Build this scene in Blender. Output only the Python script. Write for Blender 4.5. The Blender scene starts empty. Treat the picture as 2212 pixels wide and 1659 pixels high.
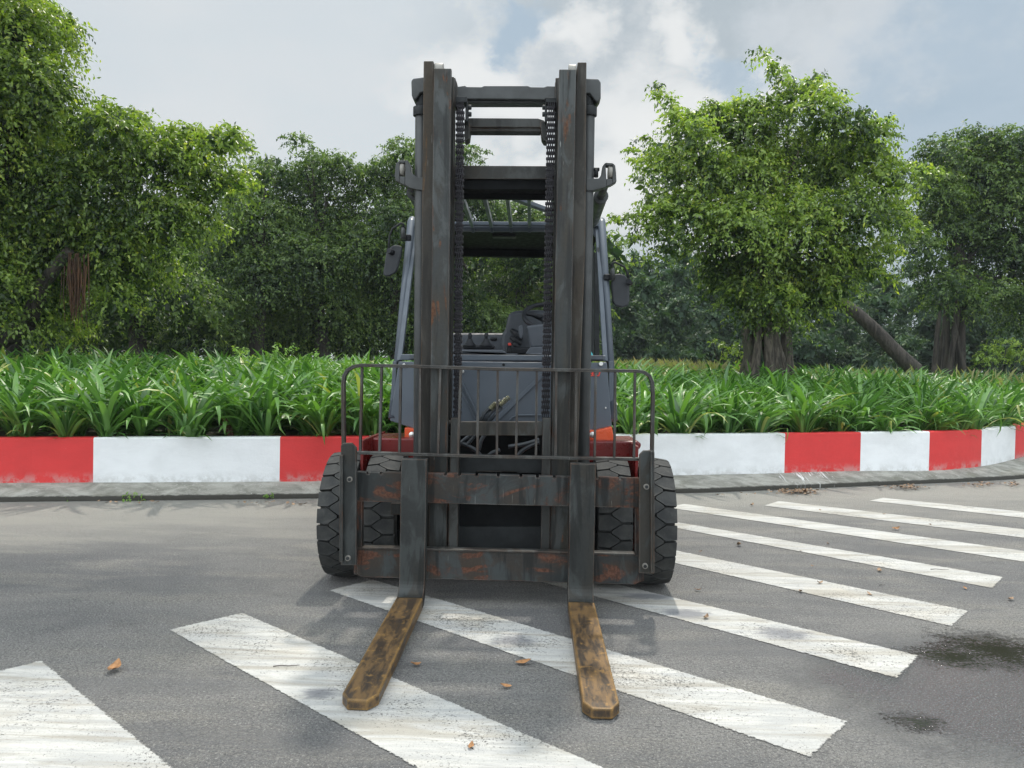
import bpy, bmesh, math, random
import numpy as np
from mathutils import Vector, Matrix

# ------------------------------------------------------------------ camera, sky, sun
S = bpy.context.scene
COL = S.collection
FPX, CX, CY = 1661.0, 1106.0, 829.5          # focal length and centre, in units of a 2212 px wide picture
CAMH = 1.40
_a, _p, _r = math.atan(44 / FPX), math.atan(27.5 / FPX), 0.019
_f = Vector((-math.sin(_a) * math.cos(_p), math.cos(_a) * math.cos(_p), -math.sin(_p)))
_r0 = Vector((math.cos(_a), math.sin(_a), 0))
_u0 = _r0.cross(_f)
CR = math.cos(_r) * _r0 + math.sin(_r) * _u0
CU = -math.sin(_r) * _r0 + math.cos(_r) * _u0
CAM = Vector((0, 0, CAMH))
cd = bpy.data.cameras.new("camera")
cam = bpy.data.objects.new("camera", cd)
COL.objects.link(cam)
cam.matrix_world = Matrix(((CR.x, CU.x, -_f.x, 0), (CR.y, CU.y, -_f.y, 0), (CR.z, CU.z, -_f.z, CAMH), (0, 0, 0, 1)))
cd.sensor_width = 36.0
cd.lens = FPX * 36 / 2212
cd.clip_start = 0.05
cd.clip_end = 2000
S.camera = cam

SUN_EL, SUN_AZ = math.radians(60), math.radians(6)      # azimuth: from +Y towards +X
sl = bpy.data.lights.new("sun", 'SUN')
sl.energy = 4.4
sl.angle = math.radians(2.2)
sl.color = (1.0, 0.93, 0.82)
sun = bpy.data.objects.new("sun", sl)
COL.objects.link(sun)
sdir = Vector((math.sin(SUN_AZ) * math.cos(SUN_EL), math.cos(SUN_AZ) * math.cos(SUN_EL), math.sin(SUN_EL)))
sun.rotation_euler = sdir.to_track_quat('Z', 'Y').to_euler()
sun.location = sdir * 30

S.view_settings.view_transform = 'Standard'
S.view_settings.look = 'None'
S.view_settings.gamma = 1
S.view_settings.exposure = -0.5

W = bpy.data.worlds.new("World")
S.world = W
W.use_nodes = True
nt = W.node_tree
nt.nodes.clear()


class NG:
    """small helper for node trees"""
    def __init__(s, tree):
        s.t = tree

    def n(s, kind, **kw):
        nd = s.t.nodes.new(kind)
        for k, v in kw.items():
            setattr(nd, k, v)
        return nd

    def l(s, a, b):
        s.t.links.new(a, b)

    def put(s, sock, v):
        if hasattr(v, 'is_output') or isinstance(v, bpy.types.NodeSocket):
            s.l(v, sock)
        else:
            sock.default_value = v

    def math(s, op, a, b=0.0, clamp=False):
        nd = s.n('ShaderNodeMath', operation=op, use_clamp=clamp)
        s.put(nd.inputs[0], a)
        s.put(nd.inputs[1], b)
        return nd.outputs[0]

    def noise(s, vec, scale, detail=4, rough=0.55, dist=0.0):
        nd = s.n('ShaderNodeTexNoise')
        if vec is not None:
            s.l(vec, nd.inputs['Vector'])
        nd.inputs['Scale'].default_value = scale
        nd.inputs['Detail'].default_value = detail
        nd.inputs['Roughness'].default_value = rough
        nd.inputs['Distortion'].default_value = dist
        return nd.outputs['Fac']

    def ramp(s, fac, lo, hi, a=0.0, b=1.0):
        nd = s.n('ShaderNodeMapRange', clamp=True, interpolation_type='SMOOTHSTEP')
        s.put(nd.inputs['Value'], fac)
        nd.inputs['From Min'].default_value = lo
        nd.inputs['From Max'].default_value = hi
        nd.inputs['To Min'].default_value = a
        nd.inputs['To Max'].default_value = b
        return nd.outputs['Result']

    def mix(s, fac, a, b, mode='MIX'):
        nd = s.n('ShaderNodeMix', data_type='RGBA', blend_type=mode)
        s.put(nd.inputs[0], fac)
        for i, v in ((6, a), (7, b)):
            if isinstance(v, (tuple, list)):
                nd.inputs[i].default_value = tuple(v)[:3] + (1,)
            else:
                s.put(nd.inputs[i], v)
        return nd.outputs[2]

    def scalevec(s, vec, sc, loc=(0, 0, 0)):
        nd = s.n('ShaderNodeMapping')
        s.l(vec, nd.inputs['Vector'])
        nd.inputs['Scale'].default_value = sc
        nd.inputs['Location'].default_value = loc
        return nd.outputs[0]


g = NG(nt)
K = 1.57                                  # 1 / 2**exposure
tc = g.n('ShaderNodeTexCoord')
D = tc.outputs['Generated']
sp = g.n('ShaderNodeSeparateXYZ')
g.l(D, sp.inputs[0])
dx, dy, dz = sp.outputs
# clouds: stretched towards the horizon as a flat layer seen from below would be
zz = g.math('ADD', g.math('ABSOLUTE', dz), 0.35)
cv = g.n('ShaderNodeVectorMath', operation='DIVIDE')
cb = g.n('ShaderNodeCombineXYZ')
g.l(zz, cb.inputs[0]); g.l(zz, cb.inputs[1]); cb.inputs[2].default_value = 1
g.l(D, cv.inputs[0]); g.l(cb.outputs[0], cv.inputs[1])
V = cv.outputs[0]
n1 = g.noise(g.scalevec(V, (1, 1, 1.2), (3.1, 0.4, 0.2)), 1.7, 7, 0.58, 0.25)
n2 = g.noise(g.scalevec(V, (1, 1, 1.3), (9.3, 1.4, 2.2)), 3.0, 10, 0.56, 0.1)
n3 = g.noise(g.scalevec(V, (1, 1, 1.6), (1.3, 7.4, 5.2)), 1.5, 8, 0.5, 0.1)


wn_ = g.n('ShaderNodeTexNoise')
g.l(g.scalevec(D, (1, 1, 1.3)), wn_.inputs['Vector'])
wn_.inputs['Scale'].default_value = 9
wn_.inputs['Detail'].default_value = 9
wn_.inputs['Roughness'].default_value = 0.62
wn2 = g.n('ShaderNodeVectorMath', operation='SUBTRACT')
g.l(wn_.outputs['Color'], wn2.inputs[0])
wn2.inputs[1].default_value = (0.5, 0.5, 0.5)


def around(px, py, rad, soft=0.2):
    d = (_f + CR * ((px - CX) / FPX) + CU * ((CY - py) / FPX)).normalized()
    w1 = g.n('ShaderNodeVectorMath', operation='SCALE')
    g.l(wn2.outputs[0], w1.inputs[0])
    w1.inputs['Scale'].default_value = 0.16 + rad * 0.9
    w2 = g.n('ShaderNodeVectorMath', operation='ADD')
    g.l(D, w2.inputs[0])
    g.l(w1.outputs[0], w2.inputs[1])
    nd = g.n('ShaderNodeVectorMath', operation='DISTANCE')
    g.l(w2.outputs[0], nd.inputs[0])
    nd.inputs[1].default_value = d
    return g.ramp(nd.outputs['Value'], rad, rad * soft)


left = g.ramp(g.math('ADD', dx, g.math('MULTIPLY', g.math('SUBTRACT', n3, 0.5), 0.35)), -0.22, 0.02, 1.0, 0.0)
puff = g.ramp(g.math('ADD', n2, g.math('MULTIPLY', g.math('SUBTRACT', n1, 0.5), 0.4)), 0.44, 0.56)
# a pale grey layer of cloud, darker undersides to the right, bright billows behind the mast
grey = g.mix(puff, (0.43 * K, 0.49 * K, 0.53 * K), (0.64 * K, 0.665 * K, 0.68 * K))
grey = g.mix(left, grey, g.mix(g.ramp(n3, 0.35, 0.65), (0.60 * K, 0.655 * K, 0.69 * K), (0.67 * K, 0.70 * K, 0.715 * K)))
grey = g.mix(g.math('MULTIPLY', around(1330, 120, 0.115, 0.0), 0.85), grey, (0.44 * K, 0.495 * K, 0.535 * K))
billow = g.math('MAXIMUM', g.math('MAXIMUM', around(1050, 190, 0.12, 0.3), around(1400, 350, 0.17, 0.2)), g.math('MAXIMUM', around(1225, 75, 0.06, 0.2), around(1480, 110, 0.07, 0.2)))
billow = g.math('MAXIMUM', billow, g.math('MAXIMUM', around(1230, 420, 0.13, 0.3), around(1640, 200, 0.05, 0.35)))
grey = g.mix(g.math('MULTIPLY', billow, 0.9), grey, (0.80 * K, 0.81 * K, 0.80 * K))
grey = g.mix(g.math('MULTIPLY', around(1210, 160, 0.05, 0.1), 0.7), grey, (0.5 * K, 0.55 * K, 0.585 * K))
blue = (0.385 * K, 0.485 * K, 0.58 * K)
open_ = g.math('MULTIPLY', around(1115, 62, 0.055, 0.3), 0.95)
open_ = g.math('MAXIMUM', open_, g.math('MULTIPLY', around(2090, 190, 0.24, 0.35), 0.85))
open_ = g.math('MAXIMUM', open_, g.math('MULTIPLY', around(1560, 185, 0.055, 0.3), 0.75))
cl = g.mix(open_, grey, blue)
cl = g.mix(g.math('MULTIPLY', around(1820, 60, 0.12, 0.2), 0.7), cl, (0.63 * K, 0.66 * K, 0.68 * K))
behind = g.ramp(dy, 0.35, -0.5, 1.0, 2.7)        # unseen clouds facing the sun, raised further to fill the shaded fronts
zen = g.ramp(dz, 0.48, 0.9, 1.0, 1.7)  # sky overhead, out of view, raised as fill too
sky = g.n('ShaderNodeTexSky', sky_type='NISHITA')
sky.sun_disc = False
sky.sun_elevation = SUN_EL
sky.sun_rotation = SUN_AZ
sky.air_density = 1.2
sky.dust_density = 2.0
mul = g.n('ShaderNodeVectorMath', operation='SCALE')
g.l(cl, mul.inputs[0]); g.l(g.math('MULTIPLY', behind, zen), mul.inputs['Scale'])
bg1 = g.n('ShaderNodeBackground')
g.l(sky.outputs[0], bg1.inputs['Color'])
bg1.inputs['Strength'].default_value = 0.1
bg2 = g.n('ShaderNodeBackground')
g.l(mul.outputs[0], bg2.inputs['Color'])
mx = g.n('ShaderNodeMixShader')
mx.inputs[0].default_value = 0.93
g.l(bg1.outputs[0], mx.inputs[1]); g.l(bg2.outputs[0], mx.inputs[2])
ow = g.n('ShaderNodeOutputWorld')
g.l(mx.outputs[0], ow.inputs['Surface'])


# ------------------------------------------------------------------ measuring helpers
def ray(px, py):
    return _f + CR * ((px - CX) / FPX) + CU * ((CY - py) / FPX)


def pt(px, py, Y, tilt=0.0):
    """where the line of sight meets the upright plane at depth Y (leaning forward by tilt)"""
    d = ray(px, py)
    t = (Y + tilt * (0 - CAMH) * -0 - tilt * CAMH) / (d.y + tilt * d.z) if tilt else Y / d.y
    return CAM + d * t


def pg(px, py, z=0.0):
    d = ray(px, py)
    t = (z - CAMH) / d.z
    return CAM + d * t


TAU = 0.045
HAZE = 0.0006
XC = -0.21
rnd = random.Random(7)


def PM(px, py, Y):
    """a point of the mast: its planes lean forward a little"""
    d = ray(px, py)
    # plane: y = Y - TAU * z
    t = (Y - TAU * CAMH) / (d.y + TAU * d.z)
    return CAM + d * t


class MB:
    def __init__(s):
        s.v = []
        s.f = []
        s.m = []
        s.sm = []
        s.mi = 0

    def add(s, vs, fs, smooth=False):
        b = len(s.v)
        s.v += [tuple(v) for v in vs]
        for f in fs:
            s.f.append(tuple(b + i for i in f))
            s.m.append(s.mi)
            s.sm.append(smooth)
        return s

    def box(s, x0, x1, y0, y1, z0, z1):
        vs = [(x, y, z) for z in (z0, z1) for y in (y0, y1) for x in (x0, x1)]
        return s.add(vs, [(0, 2, 3, 1), (4, 5, 7, 6), (0, 1, 5, 4), (2, 6, 7, 3), (0, 4, 6, 2), (1, 3, 7, 5)])

    def prism(s, pts, vec):
        """polygon of 3-D points swept along vec"""
        n = len(pts)
        vec = Vector(vec)
        P = [Vector(p) for p in pts]
        nrm = Vector((0, 0, 0))
        for i in range(n):
            nrm += P[i].cross(P[(i + 1) % n])
        if nrm.dot(vec) > 0:
            P.reverse()
        vs = P + [p + vec for p in P]
        fs = [tuple(range(n)), tuple(range(2 * n - 1, n - 1, -1))]
        fs += [(i, i + n, (i + 1) % n + n, (i + 1) % n) for i in range(n)]
        return s.add(vs, fs)

    def pp(s, poly, Y, depth, mast=False):
        f = PM if mast else pt
        return s.prism([f(x, y, Y) for x, y in poly], (0, depth, 0))

    def pbox(s, x0, y0, x1, y1, Y, depth, mast=False):
        return s.pp([(x0, y0), (x1, y0), (x1, y1), (x0, y1)], Y, depth, mast)

    def tube(s, path, r, n=10, caps=True, flat=1.0):
        P = [Vector(p) for p in path]
        R = r if isinstance(r, (list, tuple)) else [r] * len(P)
        rings = []
        up = None
        for i, p in enumerate(P):
            t = (P[min(i + 1, len(P) - 1)] - P[max(i - 1, 0)]).normalized()
            if up is None:
                up = Vector((0, 0, 1)) if abs(t.z) < 0.9 else Vector((0, 1, 0))
            a = t.cross(up).normalized()
            b = a.cross(t).normalized()
            up = b
            rings.append([p + (a * math.cos(k * 2 * math.pi / n) + b * math.sin(k * 2 * math.pi / n) * flat) * R[i] for k in range(n)])
        vs = [v for rg in rings for v in rg]
        fs = []
        for i in range(len(P) - 1):
            for k in range(n):
                k2 = (k + 1) % n
                fs.append((i * n + k, i * n + k2, (i + 1) * n + k2, (i + 1) * n + k))
        s.add(vs, fs, True)
        if caps:
            s.add(rings[0], [tuple(range(n))])
            s.add(rings[-1], [tuple(range(n - 1, -1, -1))])
        return s

    def lathe(s, prof, c, axis='X', n=48):
        """profile of (along axis, radius)"""
        c = Vector(c)
        vs, fs = [], []
        for (a, r) in prof:
            for k in range(n):
                t = 2 * math.pi * k / n
                if axis == 'X':
                    vs.append(c + Vector((a, r * math.cos(t), r * math.sin(t))))
                elif axis == 'Y':
                    vs.append(c + Vector((r * math.sin(t), a, r * math.cos(t))))
                else:
                    vs.append(c + Vector((r * math.cos(t), r * math.sin(t), a)))
        for i in range(len(prof) - 1):
            for k in range(n):
                k2 = (k + 1) % n
                fs.append((i * n + k, i * n + k2, (i + 1) * n + k2, (i + 1) * n + k))
        return s.add(vs, fs, True)

    def build(s, name, mats, parent=None, origin=None, bevel=0.0, seg=2, smooth=False, fixn=True, subd=0):
        o = Vector(origin) if origin is not None else (Vector(parent['_org']) if parent is not None else Vector((0, 0, 0)))
        me = bpy.data.meshes.new(name)
        me.from_pydata([tuple(Vector(v) - o) for v in s.v], [], s.f)
        for m in (mats if isinstance(mats, (list, tuple)) else [mats]):
            me.materials.append(m)
        me.polygons.foreach_set('material_index', s.m)
        me.polygons.foreach_set('use_smooth', [bool(a or smooth) for a in s.sm])
        if fixn:
            bm = bmesh.new()
            bm.from_mesh(me)
            bmesh.ops.remove_doubles(bm, verts=bm.verts, dist=1e-5)
            bmesh.ops.recalc_face_normals(bm, faces=bm.faces)
            bm.to_mesh(me)
            bm.free()
        ob = bpy.data.objects.new(name, me)
        COL.objects.link(ob)
        if parent is not None:
            ob.parent = parent
            ob['_org'] = tuple(o)
        else:
            ob.location = o
            ob['_org'] = tuple(o)
        if subd:
            sb = ob.modifiers.new("sub", 'SUBSURF')
            sb.levels = sb.render_levels = subd
        if bevel:
            bv = ob.modifiers.new("bevel", 'BEVEL')
            bv.width = bevel
            bv.segments = seg
            bv.limit_method = 'ANGLE'
            bv.angle_limit = math.radians(40)
        return ob


def empty(name, loc):
    o = bpy.data.objects.new(name, None)
    o.location = loc
    o['_org'] = tuple(loc)
    o.empty_display_size = 0.3
    COL.objects.link(o)
    return o


def tag(o, label=None, cat=None, group=None, kind=None):
    for k, v in (('label', label), ('category', cat), ('group', group), ('kind', kind)):
        if v:
            o[k] = v
    return o


# ------------------------------------------------------------------ materials
def newmat(name):
    m = bpy.data.materials.new(name)
    m.use_nodes = True
    t = m.node_tree
    t.nodes.clear()
    g = NG(t)
    out = g.n('ShaderNodeOutputMaterial')
    bs = g.n('ShaderNodeBsdfPrincipled')
    g.l(bs.outputs[0], out.inputs['Surface'])
    geo = g.n('ShaderNodeNewGeometry')
    return m, g, bs, geo.outputs['Position'], out


def bump(g, bs, h, strength, dist=0.01):
    b = g.n('ShaderNodeBump')
    b.inputs['Strength'].default_value = strength
    b.inputs['Distance'].default_value = dist
    g.l(h, b.inputs['Height'])
    g.l(b.outputs[0], bs.inputs['Normal'])


def simple(name, c, rough=0.5, metal=0.0, var=0.25, scale=6.0, bmp=0.0, spec=0.5):
    m, g, bs, P, _ = newmat(name)
    n = g.noise(P, scale, 5, 0.6)
    dark = tuple(x * (1 - var) for x in c)
    lite = tuple(min(1, x * (1 + var)) for x in c)
    g.l(g.mix(g.ramp(n, 0.3, 0.7), dark, lite), bs.inputs['Base Color'])
    g.l(g.ramp(g.noise(P, scale * 3, 3), 0.3, 0.7, max(0.02, rough - 0.08), min(1, rough + 0.1)), bs.inputs['Roughness'])
    bs.inputs['Metallic'].default_value = metal
    bs.inputs['Specular IOR Level'].default_value = spec
    if bmp:
        bump(g, bs, g.noise(P, scale * 12, 4), bmp, 0.003)
    return m


def worn_steel(name, paint, brown, rust, rust_lo, stretch=(1, 1, 0.15), scale=5, rough=0.5, brown_amt=0.5, bare=0.5, seed=0.0):
    """old painted steel: paint rubbed brown, rust patches, fine scratches"""
    m, g, bs, P, _ = newmat(name)
    v = g.scalevec(P, stretch, (seed, seed * 0.7, seed * 1.3))
    a = g.noise(v, scale, 6, 0.62, 0.6)
    b = g.noise(g.scalevec(P, stretch, (seed + 5, 2, 1)), scale * 0.6, 5, 0.6)
    c = g.mix(g.math('MULTIPLY', g.ramp(b, 0.42, 0.6), brown_amt), paint, brown)
    fine = g.noise(P, 60, 4, 0.7)
    c = g.mix(g.ramp(fine, 0.35, 0.7, 0.0, 0.35), c, tuple(x * 0.55 for x in paint))
    rm = g.ramp(a, rust_lo, rust_lo + 0.05)
    c = g.mix(rm, c, g.mix(g.ramp(fine, 0.4, 0.6), rust, tuple(x * 0.6 for x in rust)))
    rub = g.noise(g.scalevec(P, (1.6, 1, 0.7), (seed + 2, 1, 3)), 3.6, 6, 0.68, 0.7)
    c = g.mix(g.ramp(rub, 0.49, 0.60, 0, 0.9), c, tuple(min(1, x * 1.75) for x in paint))
    c = g.mix(g.ramp(g.noise(g.scalevec(P, (2.5, 1, 0.25), (seed, 4, 1)), 5, 5, 0.6, 0.4), 0.52, 0.62, 0, 0.75), c, tuple(x * 0.4 for x in paint))
    sc = g.noise(g.scalevec(P, (90, 90, 5)), 1.0, 3, 0.5)
    c = g.mix(g.ramp(sc, 0.72, 0.78, 0.0, bare), c, (0.28, 0.28, 0.27))
    # corners rubbed to rust and bare steel
    bv = g.n('ShaderNodeBevel', samples=4)
    bv.inputs['Radius'].default_value = 0.011
    gn = g.n('ShaderNodeNewGeometry')
    dt = g.n('ShaderNodeVectorMath', operation='DOT_PRODUCT')
    g.l(bv.outputs[0], dt.inputs[0])
    g.l(gn.outputs['Normal'], dt.inputs[1])
    edge = g.math('ADD', g.math('SUBTRACT', 1.0, dt.outputs['Value']), g.math('MULTIPLY', g.math('SUBTRACT', g.noise(P, 14, 6, 0.75), 0.5), 0.22))
    c = g.mix(g.ramp(edge, 0.05, 0.14, 0, 0.75), c, g.mix(g.ramp(g.noise(P, 6, 4, 0.6), 0.4, 0.6), tuple(x * 0.9 for x in rust), (0.20, 0.19, 0.175)))
    g.l(c, bs.inputs['Base Color'])
    g.l(g.math('ADD', g.ramp(b, 0.3, 0.7, rough - 0.1, rough + 0.12), g.math('MULTIPLY', rm, 0.25)), bs.inputs['Roughness'])
    bs.inputs['Metallic'].default_value = 0.1
    bs.inputs['Specular IOR Level'].default_value = 0.28
    bump(g, bs, g.math('ADD', fine, g.math('MULTIPLY', rm, -0.6)), 0.25, 0.002)
    return m


M = {}
M['mast'] = worn_steel('mast_paint', (0.034, 0.036, 0.035), (0.050, 0.041, 0.029), (0.11, 0.055, 0.030), 0.66, brown_amt=0.55)
M['mast_blue'] = worn_steel('mast_rubbed_rail', (0.038, 0.042, 0.042), (0.050, 0.041, 0.029), (0.12, 0.056, 0.030), 0.59, (1.8, 1, 0.5), 6, 0.45, 0.6, 0.7, 3.0)
M['mast_brown'] = worn_steel('mast_greasy_rail', (0.033, 0.031, 0.027), (0.054, 0.041, 0.027), (0.18, 0.09, 0.03), 0.68, brown_amt=0.8, seed=7.0)
M['carriage'] = worn_steel('carriage_steel', (0.023, 0.027, 0.028), (0.047, 0.033, 0.023), (0.11, 0.050, 0.032), 0.515, (1, 1, 2.6), 2.3, 0.55, 0.75, 0.3, 11.0)
M['shank'] = worn_steel('fork_shank_steel', (0.024, 0.027, 0.027), (0.038, 0.032, 0.024), (0.2, 0.09, 0.04), 0.70, (1, 1, 0.5), 5, 0.5, 0.6, 0.4, 2.0)
M['grille'] = worn_steel('grille_steel', (0.036, 0.038, 0.037), (0.05, 0.036, 0.026), (0.09, 0.045, 0.030), 0.66, (1, 1, 1), 6, 0.5, 0.7, 0.5, 4.0)
M['cyl'] = simple('cylinder_paint', (0.048, 0.052, 0.053), 0.38, 0.2, 0.25, 5)
M['dark'] = simple('dark_steel', (0.022, 0.025, 0.027), 0.55, 0.1, 0.3, 8, spec=0.3)
M['deep'] = simple('black_steel_and_shade', (0.007, 0.008, 0.009), 0.7, 0.0, 0.3, 8, spec=0.15)  # also carries painted shade on the crossbeam and roof rail
M['chain'] = simple('oiled_chain_steel', (0.016, 0.015, 0.019), 0.5, 0.2, 0.45, 40, spec=0.3)
M['body'] = simple('slate_grey_paint', (0.076, 0.094, 0.118), 0.38, 0.0, 0.09, 3, 0.04)
M['trim'] = simple('moulded_grey_plastic', (0.060, 0.070, 0.086), 0.55, 0.0, 0.1, 8, 0.1)
M['seat'] = simple('black_vinyl', (0.010, 0.012, 0.016), 0.5, 0.0, 0.2, 8, 0.1, spec=0.3)
M['seat_back'] = simple('grey_vinyl', (0.050, 0.058, 0.070), 0.45, 0.0, 0.15, 8, 0.1, spec=0.35)
M['pin'] = simple('worn_chain_pins', (0.062, 0.060, 0.064), 0.42, 0.4, 0.3, 40)
M['boltring'] = simple('dull_zinc', (0.22, 0.21, 0.19), 0.45, 0.5, 0.3, 40)
M['orange'] = simple('orange_red_paint', (0.62, 0.085, 0.022), 0.3, 0.0, 0.1, 5)
M['red'] = simple('shaded_red_paint', (0.13, 0.006, 0.005), 0.3, 0.0, 0.2, 5)  # red darkened in the base colour for the shade around the fenders
M['chrome'] = simple('bright_metal', (0.6, 0.6, 0.58), 0.3, 0.8, 0.15, 20)
M['nylon'] = simple('white_nylon', (0.26, 0.25, 0.225), 0.5, 0.0, 0.1, 20)
M['hose'] = simple('hydraulic_hose', (0.045, 0.052, 0.06), 0.4, 0.0, 0.2, 20)
M['brass'] = simple('zinc_fitting', (0.30, 0.29, 0.18), 0.4, 0.6, 0.4, 40)
M['mirror_back'] = simple('mirror_housing_plastic', (0.032, 0.036, 0.042), 0.5, 0.0, 0.1, 10, 0.1, spec=0.35)
M['redsign'] = simple('red_lettering', (0.65, 0.05, 0.03), 0.4, 0.0, 0.05, 5)
M['cyan'] = simple('cyan_cloth', (0.1, 0.5, 0.55), 0.7)

# tyre rubber with dust in it
m, g, bs, P, _ = newmat('dusty_tyre_rubber')
n = g.noise(P, 9, 6, 0.65)
c = g.mix(g.ramp(n, 0.35, 0.7), (0.026, 0.028, 0.029), (0.052, 0.053, 0.051))
c = g.mix(g.ramp(g.noise(P, 50, 3, 0.7), 0.55, 0.75, 0, 0.5), c, (0.09, 0.088, 0.08))
g.l(c, bs.inputs['Base Color'])
bs.inputs['Roughness'].default_value = 0.75
bs.inputs['Specular IOR Level'].default_value = 0.3
bump(g, bs, g.noise(P, 70, 4, 0.7), 0.35, 0.003)
M['rubber'] = m

# fork blades: yellow paint worn to brown steel
m, g, bs, P, _ = newmat('worn_yellow_fork_blade')
a = g.noise(g.scalevec(P, (4.5, 0.9, 3), (0.3, 0.1, 0)), 5.0, 9, 0.70, 0.4)
b = g.noise(g.scalevec(P, (1, 1, 1), (4, 2, 0)), 22, 6, 0.7, 0.3)
c = g.mix(g.ramp(a, 0.40, 0.60), (0.045, 0.033, 0.024), (0.165, 0.098, 0.040))
c = g.mix(g.ramp(b, 0.56, 0.66, 0, 0.7), c, (0.30, 0.17, 0.05))
c = g.mix(g.ramp(g.noise(g.scalevec(P, (1.6, 0.9, 1), (8, 1, 0)), 15, 9, 0.75, 0.5), 0.56, 0.63, 0, 0.75), c, (0.030, 0.024, 0.019))
bv = g.n('ShaderNodeBevel', samples=4)
bv.inputs['Radius'].default_value = 0.022
gn = g.n('ShaderNodeNewGeometry')
dt = g.n('ShaderNodeVectorMath', operation='DOT_PRODUCT')
g.l(bv.outputs[0], dt.inputs[0])
g.l(gn.outputs['Normal'], dt.inputs[1])
edge = g.math('ADD', g.math('SUBTRACT', 1.0, dt.outputs['Value']), g.math('MULTIPLY', g.math('SUBTRACT', g.noise(P, 16, 6, 0.75), 0.5), 0.3))
c = g.mix(g.ramp(edge, 0.03, 0.14, 0, 0.85), c, (0.36, 0.21, 0.06))
g.l(c, bs.inputs['Base Color'])
g.l(g.ramp(a, 0.3, 0.7, 0.38, 0.62), bs.inputs['Roughness'])
bs.inputs['Metallic'].default_value = 0.2
bump(g, bs, b, 0.4, 0.003)
M['blade'] = m


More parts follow.
